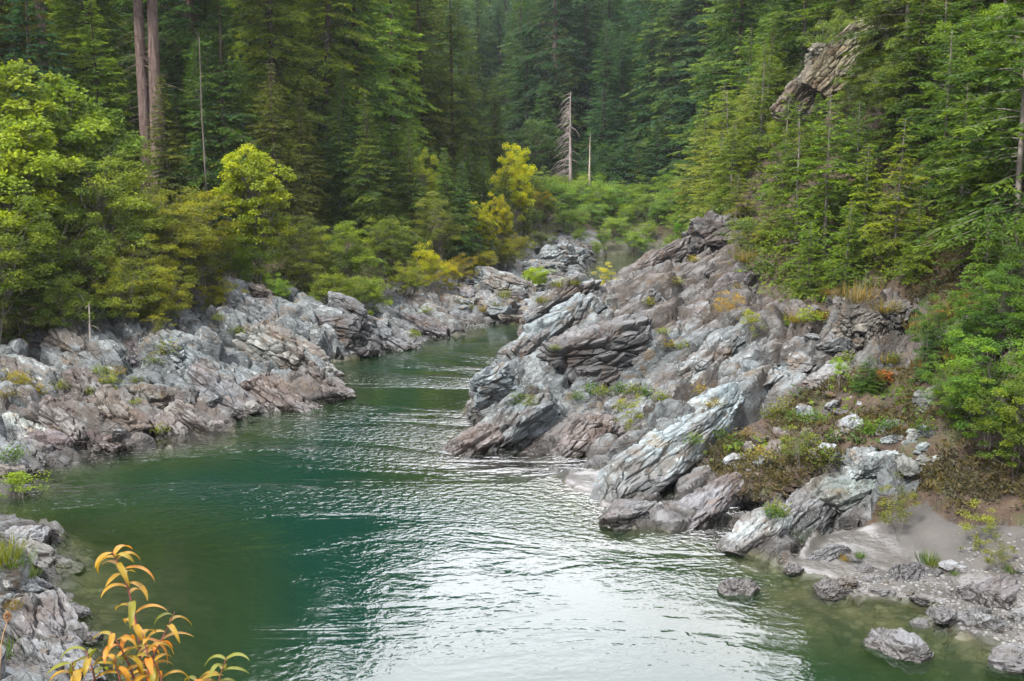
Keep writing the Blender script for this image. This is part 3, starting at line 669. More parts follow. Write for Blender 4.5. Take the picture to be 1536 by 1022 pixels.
# ------------------------------------------------------------------ plants: shapes
def conifer(seed, H, r0, cs, Lmax, nb, shape=.85, up=.25, droop=.35, qlen=.34, qw=.11, twig=.34, step=.2, gap=.12, dead=0, low=.6, tufts=1.0):
    rng = np.random.default_rng(seed)
    k = 14; zt = np.linspace(0, 1, k)
    wob = np.cumsum(rng.normal(size=(k, 2)) * .012 * H / 20, 0); wob -= wob[0]
    tp = np.c_[wob, zt * H]; tr = r0 * (1 - zt) ** .8 + .012; tr[0] *= 1.35
    parts = [tubes(tp[None], tr[None], 10)]
    t = cs + (1 - cs) * (np.arange(nb) + rng.random(nb)) / nb
    tt = (t - cs) / (1 - cs)
    prof = (1 - tt) ** shape * (low + (1 - low) * np.clip(tt / .22, 0, 1)) + .025
    L = Lmax * prof * rng.uniform(.6, 1.18, nb)
    az = np.arange(nb) * 2.39996 + rng.normal(size=nb) * .35
    lump = vnoise(np.c_[np.cos(az) * 1.3, np.sin(az) * 1.3, t * H / 3.0], seed)    # holes and bulges in the outline
    keep = (rng.random(nb) > gap) & (lump > -.55); L = L * (1 + .35 * lump)
    t, tt, L, az = t[keep], tt[keep], L[keep], az[keep]; nb = len(t)
    bx = np.interp(t, zt, tp[:, 0]); by = np.interp(t, zt, tp[:, 1]); bz = t * H
    a = up * (tt * 1.6 - .35) + rng.normal(size=nb) * .10; b = droop * rng.uniform(.6, 1.3, nb)
    out = np.c_[np.cos(az), np.sin(az)]; sid = np.c_[-np.sin(az), np.cos(az)]
    def bp(i, s):
        r = L[i] * s; z = L[i] * (a[i] * s - b[i] * s * s + .42 * b[i] * s ** 3)
        return np.c_[bx[i] + out[i, 0] * r, by[i] + out[i, 1] * r, bz[i] + z]
    S = np.linspace(0, .96, 5); I = np.repeat(np.arange(nb), 5)
    bpth = bp(I, np.tile(S, nb)).reshape(nb, 5, 3)
    br = (np.clip(L * .011, .012, .09)[:, None] * (1 - S[None] * .85))
    parts.append(tubes(bpth, br, 3))
    if dead:   # bare lower branches
        nd = dead; ta = rng.uniform(.06, cs + .08, nd); aa = rng.uniform(0, 6.28, nd); Ld = rng.uniform(.15, .6, nd) * Lmax
        s = np.linspace(0, 1, 4)
        pp = np.stack([np.c_[np.interp(ta[j], zt, tp[:, 0]) + np.cos(aa[j]) * Ld[j] * s, np.interp(ta[j], zt, tp[:, 1]) + np.sin(aa[j]) * Ld[j] * s, ta[j] * H + Ld[j] * (-.05 * s - .3 * s * s)] for j in range(nd)])
        parts.append(tubes(pp, np.repeat((.028 * (1 - s * .8))[None], nd, 0), 3))
    Vt, Ft = merge(parts)
    # twigs in flat sprays
    K = np.maximum(3, (L / step).astype(int)); I = np.repeat(np.arange(nb), K); n = len(I)
    s = rng.uniform(.03, 1.0, n) ** .9; o = bp(I, s)
    sg = np.where(rng.random(n) < .5, -1.0, 1.0)
    tl = (.18 + twig * L[I] * (1 - s) ** .7 * np.minimum(1, s * 3)) * rng.uniform(.6, 1.2, n)
    ph = rng.uniform(.5, 1.15, n)
    td = np.c_[out[I] * np.cos(ph)[:, None] + sid[I] * (np.sin(ph) * sg)[:, None], a[I] * .5 - b[I] * .55 + rng.normal(size=n) * .10]
    Q = np.maximum(3, (tl / (qlen * .32) * tufts).astype(int)); J = np.repeat(np.arange(n), Q); m = len(J)
    u = rng.random(m); pos = o[J] + td[J] * (tl[J] * u)[:, None]; pos[:, 2] -= .18 * tl[J] * u ** 2
    yaw = rng.choice([-1, 1], m) * rng.uniform(.15, .8, m)
    c, sn = np.cos(yaw), np.sin(yaw); dx = td[J]
    d = np.c_[dx[:, 0] * c - dx[:, 1] * sn, dx[:, 0] * sn + dx[:, 1] * c, dx[:, 2] - .12 + rng.normal(size=m) * .16]
    nr = np.c_[rng.normal(size=(m, 2)) * .45, np.ones(m)]
    Vl, Fl = leafquads(pos, d, nr, qlen * rng.uniform(.6, 1.25, m), qw * rng.uniform(.7, 1.2, m), .04)
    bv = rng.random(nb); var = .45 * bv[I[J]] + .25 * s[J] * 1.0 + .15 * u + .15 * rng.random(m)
    return Vt, Ft, Vl, Fl, np.repeat(var, 4)

def broadleaf(seed, H, Rx, Rz, nclump, nleaf, leaf, cl_r, stems=1, base=.25, flat=.45, r0=.14, lw=.6, lump=.55, spread=.25, upright=.0):
    rng = np.random.default_rng(seed)
    C = []; cz = H - Rz
    while len(C) < nclump:
        v = unit(rng, 1)[0]; rad = rng.random() ** .38
        rr = 1 + lump * vnoise((v * 1.7)[None], seed)[0]
        p = v * rad * rr * W(Rx, Rx, Rz) + W(0, 0, cz)
        if p[2] < base * H * .6 or (v[2] < -.3 and rng.random() < .5): continue
        C.append(p)
    C = np.array(C); nC = len(C)
    st = [W(rng.normal() * .12 * stems ** .5 * Rx * .4, rng.normal() * .12 * stems ** .5 * Rx * .4, 0) if stems > 1 else W(0, 0, 0) for _ in range(stems)]
    lean = [W(*(rng.normal(size=2) * spread * Rx), 0) for _ in range(stems)]
    parts = []; s7 = np.linspace(0, 1, 7); axes = []
    for a, l in zip(st, lean):
        pth = a + l * (s7 ** 1.5)[:, None] + np.c_[rng.normal(size=(7, 2)) * .03 * Rx * (s7 > 0)[:, None], s7 * (H - Rz * .35)]
        axes.append(pth); parts.append(tubes(pth[None], (r0 * (1 - .8 * s7))[None] / stems ** .35, 7))
    lp, lr = [], []; s5 = np.linspace(0, 1, 6)
    for p in C:
        k = rng.integers(stems); A = axes[k]
        zz = np.clip(p[2] * rng.uniform(.45, .8) - .15 * np.hypot(p[0], p[1]), .05 * H, H * .8)
        o = np.array([np.interp(zz, A[:, 2], A[:, i]) for i in range(3)])
        mid = (o + p) / 2 + W(0, 0, .18 * np.linalg.norm(p - o)) + rng.normal(size=3) * .08 * Rx
        lp.append((1 - s5)[:, None] ** 2 * o + 2 * (s5 * (1 - s5))[:, None] * mid + (s5 ** 2)[:, None] * p)
        lr.append(r0 * .32 * (1 - .8 * s5) / stems ** .3)
    parts.append(tubes(np.array(lp), np.array(lr), 4))
    Vt, Ft = merge(parts)
    cw = rng.uniform(.5, 1.5, nC); cw /= cw.sum(); I = rng.choice(nC, nleaf, p=cw)
    off = unit(rng, nleaf) * (rng.random(nleaf) ** .5)[:, None] * (cl_r * rng.uniform(.6, 1.35, nC)[I])[:, None] * W(1, 1, flat)
    off[:, 2] -= .25 * (off[:, 0] ** 2 + off[:, 1] ** 2) / cl_r
    pos = C[I] + off
    d = np.c_[off[:, :2] / cl_r + rng.normal(size=(nleaf, 2)) * .7, rng.normal(size=nleaf) * .35 - .25 + upright]
    nr = np.c_[rng.normal(size=(nleaf, 2)) * .55 + off[:, :2] / cl_r * .4, np.ones(nleaf) * .9]
    Vl, Fl = leafquads(pos, d, nr, leaf * rng.uniform(.6, 1.3, nleaf), leaf * lw * rng.uniform(.7, 1.2, nleaf), -.05)
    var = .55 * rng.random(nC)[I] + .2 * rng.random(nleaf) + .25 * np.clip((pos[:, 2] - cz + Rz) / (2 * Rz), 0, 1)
    return Vt, Ft, Vl, Fl, np.repeat(var, 4)

KIND = {}
def kind(key, H, shape, bark, leaf, crown='crown'):
    Vt, Ft, Vl, Fl, var = shape
    print(key, len(Fl))
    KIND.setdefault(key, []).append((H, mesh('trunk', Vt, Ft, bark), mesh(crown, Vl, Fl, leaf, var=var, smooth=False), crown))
for k in range(4): kind('redwood', 40, conifer(400 + k, 40, .42, .05, 6.2, 430, .62, .22, .45, .52, .15, .36, .20, .04, 0, .85, 1.6), M_BARK, M_NEEDLE)
for k in range(2): kind('giant', 44, conifer(440 + k, 44, .46, .26, 6.2, 300, .7, .2, .45, .52, .15, .36, .20, .08, 46, .75, 1.6), M_BARK, M_NEEDLE)
for k in range(2): kind('bole', 38, conifer(445 + k, 38, .46, .47, 5.6, 200, .6, .2, .4, .52, .15, .36, .20, .08, 60, .8, 1.6), M_BARK, M_NEEDLE)
for k in range(4): kind('fir', 16, conifer(410 + k, 16, .15, .03, 3.6, 300, .8, .3, .36, .32, .09, .38, .14, .05, 0, .85, 1.6), M_BARK, M_NEEDLE)
for k in range(3): kind('cedar', 12, conifer(420 + k, 12, .16, .01, 1.9, 260, .6, .9, .5, .3, .11, .4, .12, .03, 0, .9, 1.2), M_BARK, M_NEEDLE)
for k in range(4): kind('young', 9, conifer(430 + k, 9, .085, .05, 2.7, 125, .8, .34, .32, .25, .085, .46, .10, .10, 10, .8, 1.3), M_BARKG, M_NEEDLE)
for k in range(4): kind('maple', 10, broadleaf(450 + k, 10, 3.4, 4.3, 165, 21000, .22, .62, 2, .12, .5, .16, .75), M_BARKG, M_LEAF)
for k in range(3): kind('alder', 8, broadleaf(460 + k, 8, 3.0, 3.6, 130, 19000, .18, .62, 4, .05, .42, .09, .55), M_BARKG, M_LEAF)
for k in range(4): kind('willow', 4, broadleaf(470 + k, 4, 2.2, 1.9, 90, 9000, .16, .42, 6, .0, .6, .05, .42, .5, .5), M_BARKG, M_LEAF, 'foliage')
for k in range(3): kind('round', 9, broadleaf(480 + k, 9, 3.3, 4.2, 120, 20000, .2, .75, 1, .1, .5, .16, .6, .45), M_BARKG, M_LEAF)
for k in range(3): kind('sapling', 2, broadleaf(490 + k, 2, .75, .95, 34, 1500, .085, .22, 4, .0, .55, .022, .5, .7, .6), M_BARKG, M_LEAF, 'foliage')
def tuft(seed, n, h, sp, w):
    rng = np.random.default_rng(seed); a = rng.uniform(0, 6.28, n); r = sp * .35 * rng.random(n)
    pos = np.c_[np.cos(a) * r, np.sin(a) * r, np.zeros(n)]
    d = np.c_[np.cos(a) * rng.uniform(.1, .9, n), np.sin(a) * rng.uniform(.1, .9, n), np.ones(n)]
    V, F = leafquads(pos, d, np.c_[-np.cos(a), -np.sin(a), np.zeros(n) + .3], h * rng.uniform(.5, 1.2, n), w, -.12)
    return V, F, np.repeat(rng.random(n), 4)
def herb(seed, n, r, h, leaf):
    rng = np.random.default_rng(seed); p = unit(rng, n) * (rng.random(n) ** .4)[:, None] * W(r, r, h) * (1 + .5 * vnoise(unit(rng, n) * 2, seed))[:, None]; p[:, 2] = np.abs(p[:, 2])
    V, F = leafquads(p, np.c_[p[:, :2] / r + rng.normal(size=(n, 2)) * .6, rng.normal(size=n) * .3 + .2], np.c_[rng.normal(size=(n, 2)) * .6, np.ones(n)], leaf * rng.uniform(.6, 1.3, n), leaf * .55, -.05)
    return V, F, np.repeat(.5 * rng.random(n) + .5 * p[:, 2] / h, 4)
TUFT = []
for k in range(3):
    V_, F_, v_ = tuft(500 + k, 170, .42, .8, .016); TUFT.append(mesh('grass_tuft', V_, F_, M_GRASS, var=v_, smooth=False))
HERB = []
for k in range(4):
    V_, F_, v_ = herb(510 + k, 260, .5, .5, .11); HERB.append(mesh('small_plant', V_, F_, M_LEAF, var=v_, smooth=False))  # little leafy plants for crevices, no woody stems

rp = np.random.default_rng(31)
def plant(name, key, x, y, h, col, label, cat, group=None, z=None, w=1.0, bark=None, var=None, lean=0.0):
    ks = KIND[key]; H, mt, mc, cn = ks[(rp.integers(len(ks)) if var is None else var) % len(ks)]
    s = h / H; z = ground(x, y) - .12 if z is None else z
    root = link(name, None, loc=(x, y, z), rot=(rp.normal() * .02 + lean, rp.normal() * .02, rp.uniform(0, 6.28)), scale=(s * w, s * w, s))
    root.empty_display_size = .3
    tag(root, label, cat, group)
    a = link('trunk' if cn == 'crown' else 'stems', mt, root); a.color = (*(bark or ((.5, .48, .46) if key in ('redwood', 'fir', 'cedar') else (.75, .73, .7))), 1)
    b = link(cn, mc, root, color=col)
    return root
def at(px, Y): return (px - 768) / FPX * Y / .99, Y
# leaf colours (surface albedo)
OLV = (.13, .178, .032); GLD = (.142, .19, .03); DGR = (.046, .085, .03); BGR = (.024, .054, .032); MGR = (.075, .12, .03); LIM = (.14, .175, .018); YEL = (.32, .34, .018); FRS = (.08, .12, .022); SIL = (.095, .11, .045); BRT = (.17, .21, .018)
# ------------------------------------------------------------------ plants: where they stand
def many(name, key, cat, rows):
    for px, Y, h, col, label, *kw in rows:
        x, y = at(px, Y); plant(name, key, x, y, h, col, label, cat, **(kw[0] if kw else {}))
PURB = (.62, .59, .60)
many('conifer', 'bole', 'conifer', [
    (92, 92, 42, GLD, 'big conifer with a bare purple trunk near the left frame edge', dict(var=1, bark=PURB)),
    (246, 77.5, 40, (.1, .12, .02), 'right half of the twin grey trunked conifer above the left bushes', dict(var=0, bark=PURB)),
    (233, 78.2, 38, (.1, .12, .02), 'left half of the twin grey trunked conifer above the left bushes', dict(var=1, bark=PURB)),
])
many('conifer', 'giant', 'conifer', [
    (492, 92, 34, GLD, 'tall conifer with a bare trunk showing left of the centre', dict(var=0)),
    (835, 172, 52, BGR, 'tall far conifer whose thick bare trunk stands above the dead snag', dict(var=0)),
    (372, 112, 46, DGR, 'tall conifer whose dark trunk shows between the twin trunks and the centre', dict(var=1)),
])
many('conifer', 'redwood', 'conifer', [
    (0, 80, 33, (.085, .082, .018), 'golden green conifer with drooping boughs at the left frame edge'),
    (150, 98, 38, OLV, 'golden green conifer filling the gap left of the twin trunks'),
    (300, 96, 42, DGR, 'dark green conifer right behind the pale dead pole'),
    (392, 96, 38, MGR, 'dark green conifer between the pole and the centre trunk'),
    (425, 88, 31, OLV, 'olive conifer with layered boughs left of the bare centre trunk'),
    (455, 104, 35, GLD, 'golden conifer behind the bare centre trunk'),
    (548, 94, 29, MGR, 'green conifer with sweeping layered boughs right of the centre trunk'),
    (595, 103, 31, OLV, 'olive conifer in the middle of the left forest wall'),
    (640, 108, 28, (.065, .082, .020), 'olive green conifer second from the river end of the left forest wall'),
    (683, 112, 25, (.06, .08, .022), 'pointed conifer at the river end of the left forest wall'),
    (712, 118, 19.5, (.05, .075, .025), 'lower pointed conifer stepping down at the end of the left forest wall'),
    (742, 122, 15.5, (.05, .072, .022), 'small pointed conifer at the very end of the left forest wall'),
    (520, 112, 38, DGR, 'dark tall conifer behind the green layered one in the left forest'),
    (250, 112, 42, DGR, 'dark tall conifer far behind the twin trunks'),
    (60, 112, 42, OLV, 'tall olive conifer far behind the left edge bushes'),
    (600, 128, 34, DGR, 'dark tall conifer behind the forest wall near the river end'),
])
many('conifer', 'fir', 'conifer', [
    (268, 70.5, 11.5, (.068, .082, .026), 'grey green fir standing before the twin trunks'),
    (345, 80, 17, DGR, 'dark fir behind the bright green maple'),
    (420, 77, 12.5, (.075, .088, .032), 'greyish olive fir beside the bright green maple'),
    (462, 82, 10, (.078, .09, .03), 'short pale olive fir below the bare centre trunk'),
    (560, 83, 11, (.058, .078, .022), 'broad fir with pale drooping layers in the middle of the left bank'),
    (620, 86, 10, (.052, .074, .02), 'broad fir right of the pale drooping one'),
    (668, 90, 9, MGR, 'dark green fir above the yellow shrubs of the left bank'),
    (520, 86, 12, DGR, 'dark fir behind the pale drooping one'),
    (65, 74, 17, BGR, 'dark blue green fir rising behind the left maples'),
    (170, 82, 14, OLV, 'olive fir between the left maples and the twin trunks'),
    (700, 98, 10, (.045, .072, .02), 'green fir left of the slim cedar'),
])
many('conifer', 'cedar', 'conifer', [
    (727, 99, 8.6, (.05, .085, .02), 'slim columnar cedar near the yellow maple'),
    (755, 104, 7.5, (.055, .08, .02), 'second slim cedar between the columnar one and the yellow maple'),
    (786, 112, 6.5, (.085, .10, .022), 'small olive cedar at the end of the left forest by the bar'),
])
many('maple_tree', 'maple', 'tree', [
    (22, 55, 10.6, LIM, 'tall yellow green maple at the left frame edge'), (105, 62, 12.5, (.085, .12, .02), 'rounded green maple right of the yellow green one'),
    (385, 67, 8.8, BRT, 'bright lime green maple standing over the left rocks', dict(w=.85)),
    (775, 108, 9.8, YEL, 'yellow autumn maple glowing at the end of the left forest', dict(w=.62)),
    (718, 93, 5.2, (.20, .22, .015), 'small yellowing maple below the slim cedar', dict(w=.7)),
    (752, 97, 6.0, (.20, .19, .015), 'narrow yellow maple left of the glowing autumn one', dict(w=.5)),
    (640, 92, 7, (.12, .13, .018), 'yellowish maple peeping out between the firs', dict(w=.6)),
    (-40, 58, 12, (.1, .13, .02), 'green maple cut by the left frame edge'),
])
many('alder_tree', 'alder', 'tree', [
    (165, 58, 8.0, (.085, .105, .022), 'feathery olive alder behind the white snag'), (85, 54, 6.2, (.07, .095, .02), 'feathery green alder left of the white snag'),
    (188, 64, 7.4, (.08, .1, .022), 'tall feathery alder left of the twin trunks'), (262, 60, 6.2, (.105, .115, .02), 'olive yellow alder on top of the left rocks'),
    (305, 63, 5.6, (.115, .12, .018), 'yellowish alder thicket above the pointed crest rock'), (225, 56, 4.8, (.105, .112, .02), 'low yellow olive alder hanging over the rocks'),
    (520, 70, 5.0, (.085, .11, .02), 'green alder above the leaning crest slab'), (470, 68, 4.2, (.085, .1, .025), 'olive alder right of the bright lime maple'),
    (580, 76, 4.6, (.08, .11, .022), 'alder in the dip behind the left rocks'), (655, 84, 5.6, (.085, .1, .028), 'grey olive alder above the rubble shore'),
    (-20, 50, 6.5, (.08, .11, .02), 'alder at the left frame edge above the rocks'),
])
many('willow_bush', 'willow', 'bush', [
    (30, 52.5, 3.4, (.05, .075, .02), 'dark green bush at the left end of the rocks'), (110, 52, 3.0, (.065, .09, .02), 'green bush draped over the rocks left of the white snag'),
    (195, 53.5, 3.2, (.10, .115, .02), 'olive bush trailing down the left rocks'), (240, 54.5, 2.6, (.115, .125, .018), 'yellow green bush in the notch of the left rocks'),
    (330, 61, 2.4, (.15, .15, .015), 'small yellow bush beside the pointed crest rock'), (415, 64.5, 1.9, (.09, .135, .025), 'bright green bush behind the crest rocks'),
    (500, 66, 3.0, (.09, .11, .02), 'dense green bush behind the leaning slab'), (550, 67.5, 3.2, (.085, .11, .022), 'spreading green bush above the descending slab'),
    (610, 73, 2.4, (.10, .11, .018), 'olive bush at the start of the rubble shore'), (640, 76, 3.4, (.19, .19, .012), 'yellow bush left of the small maple', dict(w=.7)),
    (672, 79, 2.4, (.20, .17, .012), 'second yellow bush above the rubble shore'), (695, 83, 2.2, (.13, .10, .02), 'tan autumn bush left of the big pale blue rock'),
    (728, 90, 2.4, (.14, .13, .016), 'yellowing bush above the big pale blue rock'), (803, 86, 2.6, (.14, .19, .014), 'bright green bush on the boulder bar'),
    (770, 100, 2.0, (.12, .10, .02), 'tan bush at the foot of the yellow maple'), (845, 88, 1.5, (.15, .18, .02), 'small yellow green bush among the boulders of the bar'),
    (600, 79, 3.8, (.055, .085, .02), 'dark green bush before the broad firs'), (450, 72, 3.8, (.06, .08, .02), 'dim green bush under the greyish fir'),
    (365, 66, 3.4, (.085, .13, .018), 'fresh green bush under the bright lime maple'), (145, 55.5, 3.2, (.08, .095, .022), 'feathery bush right behind the white snag'),
    (810, 108, 2.2, (.07, .085, .03), 'grey green bush at the tip of the far left shore'),
])
for i, (px, Y, h) in enumerate([(1195, 63.2, 2.4), (1225, 62.8, 2.2), (1262, 62.5, 2.6), (1290, 62.5, 2.8), (1320, 63, 3.0), (1180, 66, 2.8), (1240, 67.5, 3.4)]):
    x, y = at(px, Y); plant('oak_bush', 'willow', x, y, h, [(.08, .11, .03), (.10, .13, .025)][i % 2], 'scrubby green bush crowding the edge of the hillside crag', 'bush', 'bushes around the crag')
# far bank thicket
tk = [(835, 138, 4.2), (868, 142, 4.6), (900, 139, 4.8), (935, 142, 4.4), (968, 139, 4.0), (1000, 134, 4.4), (880, 150, 6), (920, 152, 6.2), (965, 150, 6.0), (1005, 146, 6), (845, 150, 6), (1040, 140, 5.4), (815, 140, 4), (795, 135, 4.5), (1060, 128, 5)]
tk += [(px, 126 + 4 * (i % 3), 2.2 + .8 * (i % 2)) for i, px in enumerate(range(800, 1030, 17))]
for i, (px, Y, h) in enumerate(tk):
    x, y = at(px, Y); plant('willow_bush', ['willow', 'alder'][i % 2], x, y, h, [(.10, .155, .036), (.12, .165, .046), (.09, .145, .04)][i % 3], 'rounded green willow in the thicket on the far bank', 'bush', 'willows of the far thicket', w=1.25)
many('willow_bush', 'alder', 'bush', [(1027, 122, 5.2, (.075, .17, .022), 'fresh green bush shining at the right end of the far thicket', dict(w=.8)), (937, 136, 2.6, (.14, .2, .014), 'small lime bush at the water of the far pool'), (895, 137, 4.4, (.085, .13, .02), 'lighter green bush in the middle of the far thicket'), (812, 130, 3.4, (.18, .15, .02), 'yellowish bush at the left end of the far thicket')])
# far forest
rf = np.random.default_rng(77)
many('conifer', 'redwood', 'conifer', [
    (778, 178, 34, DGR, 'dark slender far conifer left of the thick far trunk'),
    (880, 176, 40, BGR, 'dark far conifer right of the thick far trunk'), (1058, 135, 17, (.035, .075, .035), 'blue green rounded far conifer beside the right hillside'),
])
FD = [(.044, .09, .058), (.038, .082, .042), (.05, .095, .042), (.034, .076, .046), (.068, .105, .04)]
for i, (px, Y, h) in enumerate([(900, 212, 50), (940, 218, 52), (985, 205, 50), (925, 226, 54), (1000, 165, 46), (1040, 158, 46), (1075, 162, 50), (1105, 150, 46), (1130, 145, 44), (1165, 140, 42), (1020, 178, 52)]):
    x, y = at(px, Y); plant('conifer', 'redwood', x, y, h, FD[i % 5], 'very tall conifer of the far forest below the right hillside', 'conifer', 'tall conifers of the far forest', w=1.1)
for Y, x0, x1, n, h0, h1 in [(160, 780, 1100, 12, 10, 20), (168, 775, 1130, 13, 18, 30), (178, 790, 1150, 12, 26, 40), (192, 785, 1180, 13, 28, 42), (212, 780, 1220, 13, 30, 45), (240, 775, 1250, 12, 30, 46)]:
    for i in range(n):
        px = x0 + (x1 - x0) * (i + rf.uniform(.15, .85)) / n; x, y = at(px, Y + rf.uniform(-5, 5))
        if 842 < px < 892 and Y < 170: continue
        plant('conifer', 'fir' if h1 < 25 else 'redwood', x, y, rf.uniform(h0, h1), FD[rf.integers(5)], ['dark conifer in the lower rows of the far forest', 'dark conifer high in the back rows of the far forest'][Y > 185], 'conifer', ['conifers in the lower far forest', 'conifers in the upper far forest'][Y > 185], w=rf.uniform(.85, 1.15) * (1.25 if h1 < 25 else 1))
for i in range(14):
    px = 790 + i * 23 + rf.uniform(-8, 8); x, y = at(px, 157 + rf.uniform(-4, 4))
    plant('broadleaf_tree', 'round', x, y, rf.uniform(7, 12), [(.03, .055, .022), (.04, .06, .028), (.028, .06, .032)][i % 3], 'dim rounded tree at the foot of the far forest', 'tree', 'rounded trees below the far forest')
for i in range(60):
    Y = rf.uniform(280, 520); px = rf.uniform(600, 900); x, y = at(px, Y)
    plant('conifer', 'redwood', x, y, rf.uniform(30, 44), [(.05, .095, .06), (.045, .085, .06), (.055, .095, .05)][i % 3], 'haze tinted conifer on the distant hill in the valley gap', 'conifer', 'conifers on the distant hill')  # bluish crowns: part of the far haze is put into the colour
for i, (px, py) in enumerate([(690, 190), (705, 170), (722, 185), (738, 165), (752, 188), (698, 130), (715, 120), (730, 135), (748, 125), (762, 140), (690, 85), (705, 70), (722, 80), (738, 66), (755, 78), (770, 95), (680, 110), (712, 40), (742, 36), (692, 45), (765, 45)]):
    c = hit(px, py, 150, 690); plant('conifer', 'redwood', c[0], c[1], rf.uniform(20, 30), [(.065, .12, .085), (.06, .11, .085), (.075, .125, .075)][i % 3], 'haze tinted blue green conifer on the slope seen through the valley gap', 'conifer', 'conifers in the valley gap', w=1.2)  # lighter, bluer needle colours paint the distance haze onto these trees
for px, py, h, col, lab in [(893, 386, 1.8, (.1, .14, .03), 'small green willow on the spit beside the far pool'), (766, 402, 2.4, (.12, .13, .025), 'tan green bush under the glowing maple by the far bar'), (752, 398, 2.2, (.10, .12, .025), 'olive bush left of the tan green one under the maple'), (782, 386, 2.2, (.14, .13, .03), 'dry looking bush at the upper end of the far bar'), (870, 366, 1.8, (.09, .14, .03), 'low green bush on the shore of the far pool')]:
    c = hit(px, py, 60); plant('willow_bush', 'willow', c[0], c[1], h, col, lab, 'bush')
# fill of the left forest
for i in range(34):
    Y = rf.uniform(118, 175); px = rf.uniform(-250, 420); x, y = at(px, Y)
    plant('conifer', 'redwood', x, y, rf.uniform(30, 40), [DGR, OLV, MGR, (.05, .06, .02)][i % 4], 'tall conifer deep in the left forest behind the front row', 'conifer', 'conifers deep in the left forest')
for i in range(30):
    Y = rf.uniform(120, 175); px = 415 + i * 8; x, y = at(px, Y)
    plant('conifer', 'redwood', x, y, rf.uniform(22, 29), [DGR, MGR, OLV][i % 3], 'conifer on the shaded slope behind the river end of the left forest', 'conifer', 'conifers behind the river end of the left forest')
for i in range(14):
    Y = rf.uniform(66, 90); px = rf.uniform(-420, -60); x, y = at(px, Y)
    plant('conifer', 'redwood', x, y, rf.uniform(24, 31), [OLV, DGR][i % 2], 'tall conifer standing left of the frame', 'conifer', 'conifers left of the frame')
for i in range(22):
    Y = rf.uniform(84, 100); px = -30 + i * 34 + rf.uniform(-12, 12); x, y = at(px, Y)
    plant('conifer', 'fir', x, y, rf.uniform(7, 13), [DGR, MGR, (.05, .062, .02)][i % 3], 'young fir in the shade under the left forest', 'conifer', 'young firs under the left forest')
# right hillside
YG = (.07, .108, .017); YG2 = (.105, .135, .019)
many('young_fir', 'young', 'conifer', [
    (1232, 54.5, 8.6, YG, 'tall light green fir with a thin bare trunk in front of the right slope', dict(var=0)), (1190, 58, 7.4, YG, 'light green fir left of the thin bare trunk', dict(var=1)),
    (1335, 48.5, 6.3, YG2, 'bright layered fir leaning over the upright slabs', dict(var=2)), (1290, 52, 5.2, YG2, 'yellow green fir with low level boughs beside the upright slabs', dict(var=3)),
    (1130, 71, 7.5, (.075, .10, .02), 'yellow green fir above the dark knobbly rock', dict(var=1)), (1165, 64, 6.2, YG, 'light green fir right of the dark knobbly rock', dict(var=2)),
    (1095, 74, 5.5, (.08, .105, .02), 'small yellow green fir at the left foot of the hillside', dict(var=0)), (1480, 37.5, 4.6, (.05, .09, .018), 'small green fir on the cliff with the rusty tuft', dict(var=3)),
    (1516, 41, 13.0, (.05, .08, .018), 'tall fir with a thin dark trunk at the right frame edge', dict(var=0)), (1400, 50, 8, (.045, .075, .018), 'dark green fir between the layered fir and the right edge', dict(var=1)),
    (1430, 46, 6.5, (.055, .088, .018), 'green fir above the shadowed cliff', dict(var=2)), (1275, 56, 6.0, (.055, .085, .02), 'green fir just behind the thin bare trunk', dict(var=3)),
    (1370, 45.5, 3.6, YG, 'small fir rooted on top of the dark cliff face', dict(var=1)), (1210, 51, 3.6, (.07, .105, .018), 'low fir bough thicket at the base of the thin bare trunk', dict(var=2, w=1.3)),
    (1265, 50, 4.0, (.065, .1, .018), 'low spreading fir above the upright slabs', dict(var=0, w=1.2)),
    (1150, 60, 3.4, YG2, 'short yellow fir beside the angular plum block', dict(var=3, w=1.2)),
])
for Y, x0, x1, n, h0, h1 in [(58, 1270, 1560, 8, 6, 10), (64, 1180, 1600, 10, 7, 12), (72, 1130, 1600, 11, 7, 12), (80, 1120, 1650, 11, 8, 14), (92, 1100, 1700, 12, 9, 16), (52, 1400, 1620, 6, 6, 10), (106, 1085, 1700, 14, 20, 34), (125, 1075, 1700, 14, 28, 40), (140, 1070, 1600, 12, 30, 42)]:
    for i in range(n):
        px = x0 + (x1 - x0) * (i + rf.uniform(.1, .9)) / n; x, y = at(px, Y + rf.uniform(-3, 3))
        if Y < 75 and abs(px - 1235) < 100 and Y > 55: h1_ = 4.5
        else: h1_ = h1
        plant('young_fir' if Y < 90 else 'conifer', 'young' if Y < 90 and i % 2 else 'fir' if Y < 100 else 'redwood', x, y, rf.uniform(min(h0, h1_ * .7), h1_), [YG, (.05, .08, .018), (.042, .07, .02), (.062, .088, .024)][rf.integers(4)] if Y < 100 else [DGR, (.03, .06, .02), MGR][rf.integers(3)], ['green fir in the tangle of the right hillside', 'dark fir on the upper right hillside behind the crag'][Y > 88], 'conifer', ['firs of the right hillside', 'firs of the upper right hillside'][Y > 88], w=1.15)
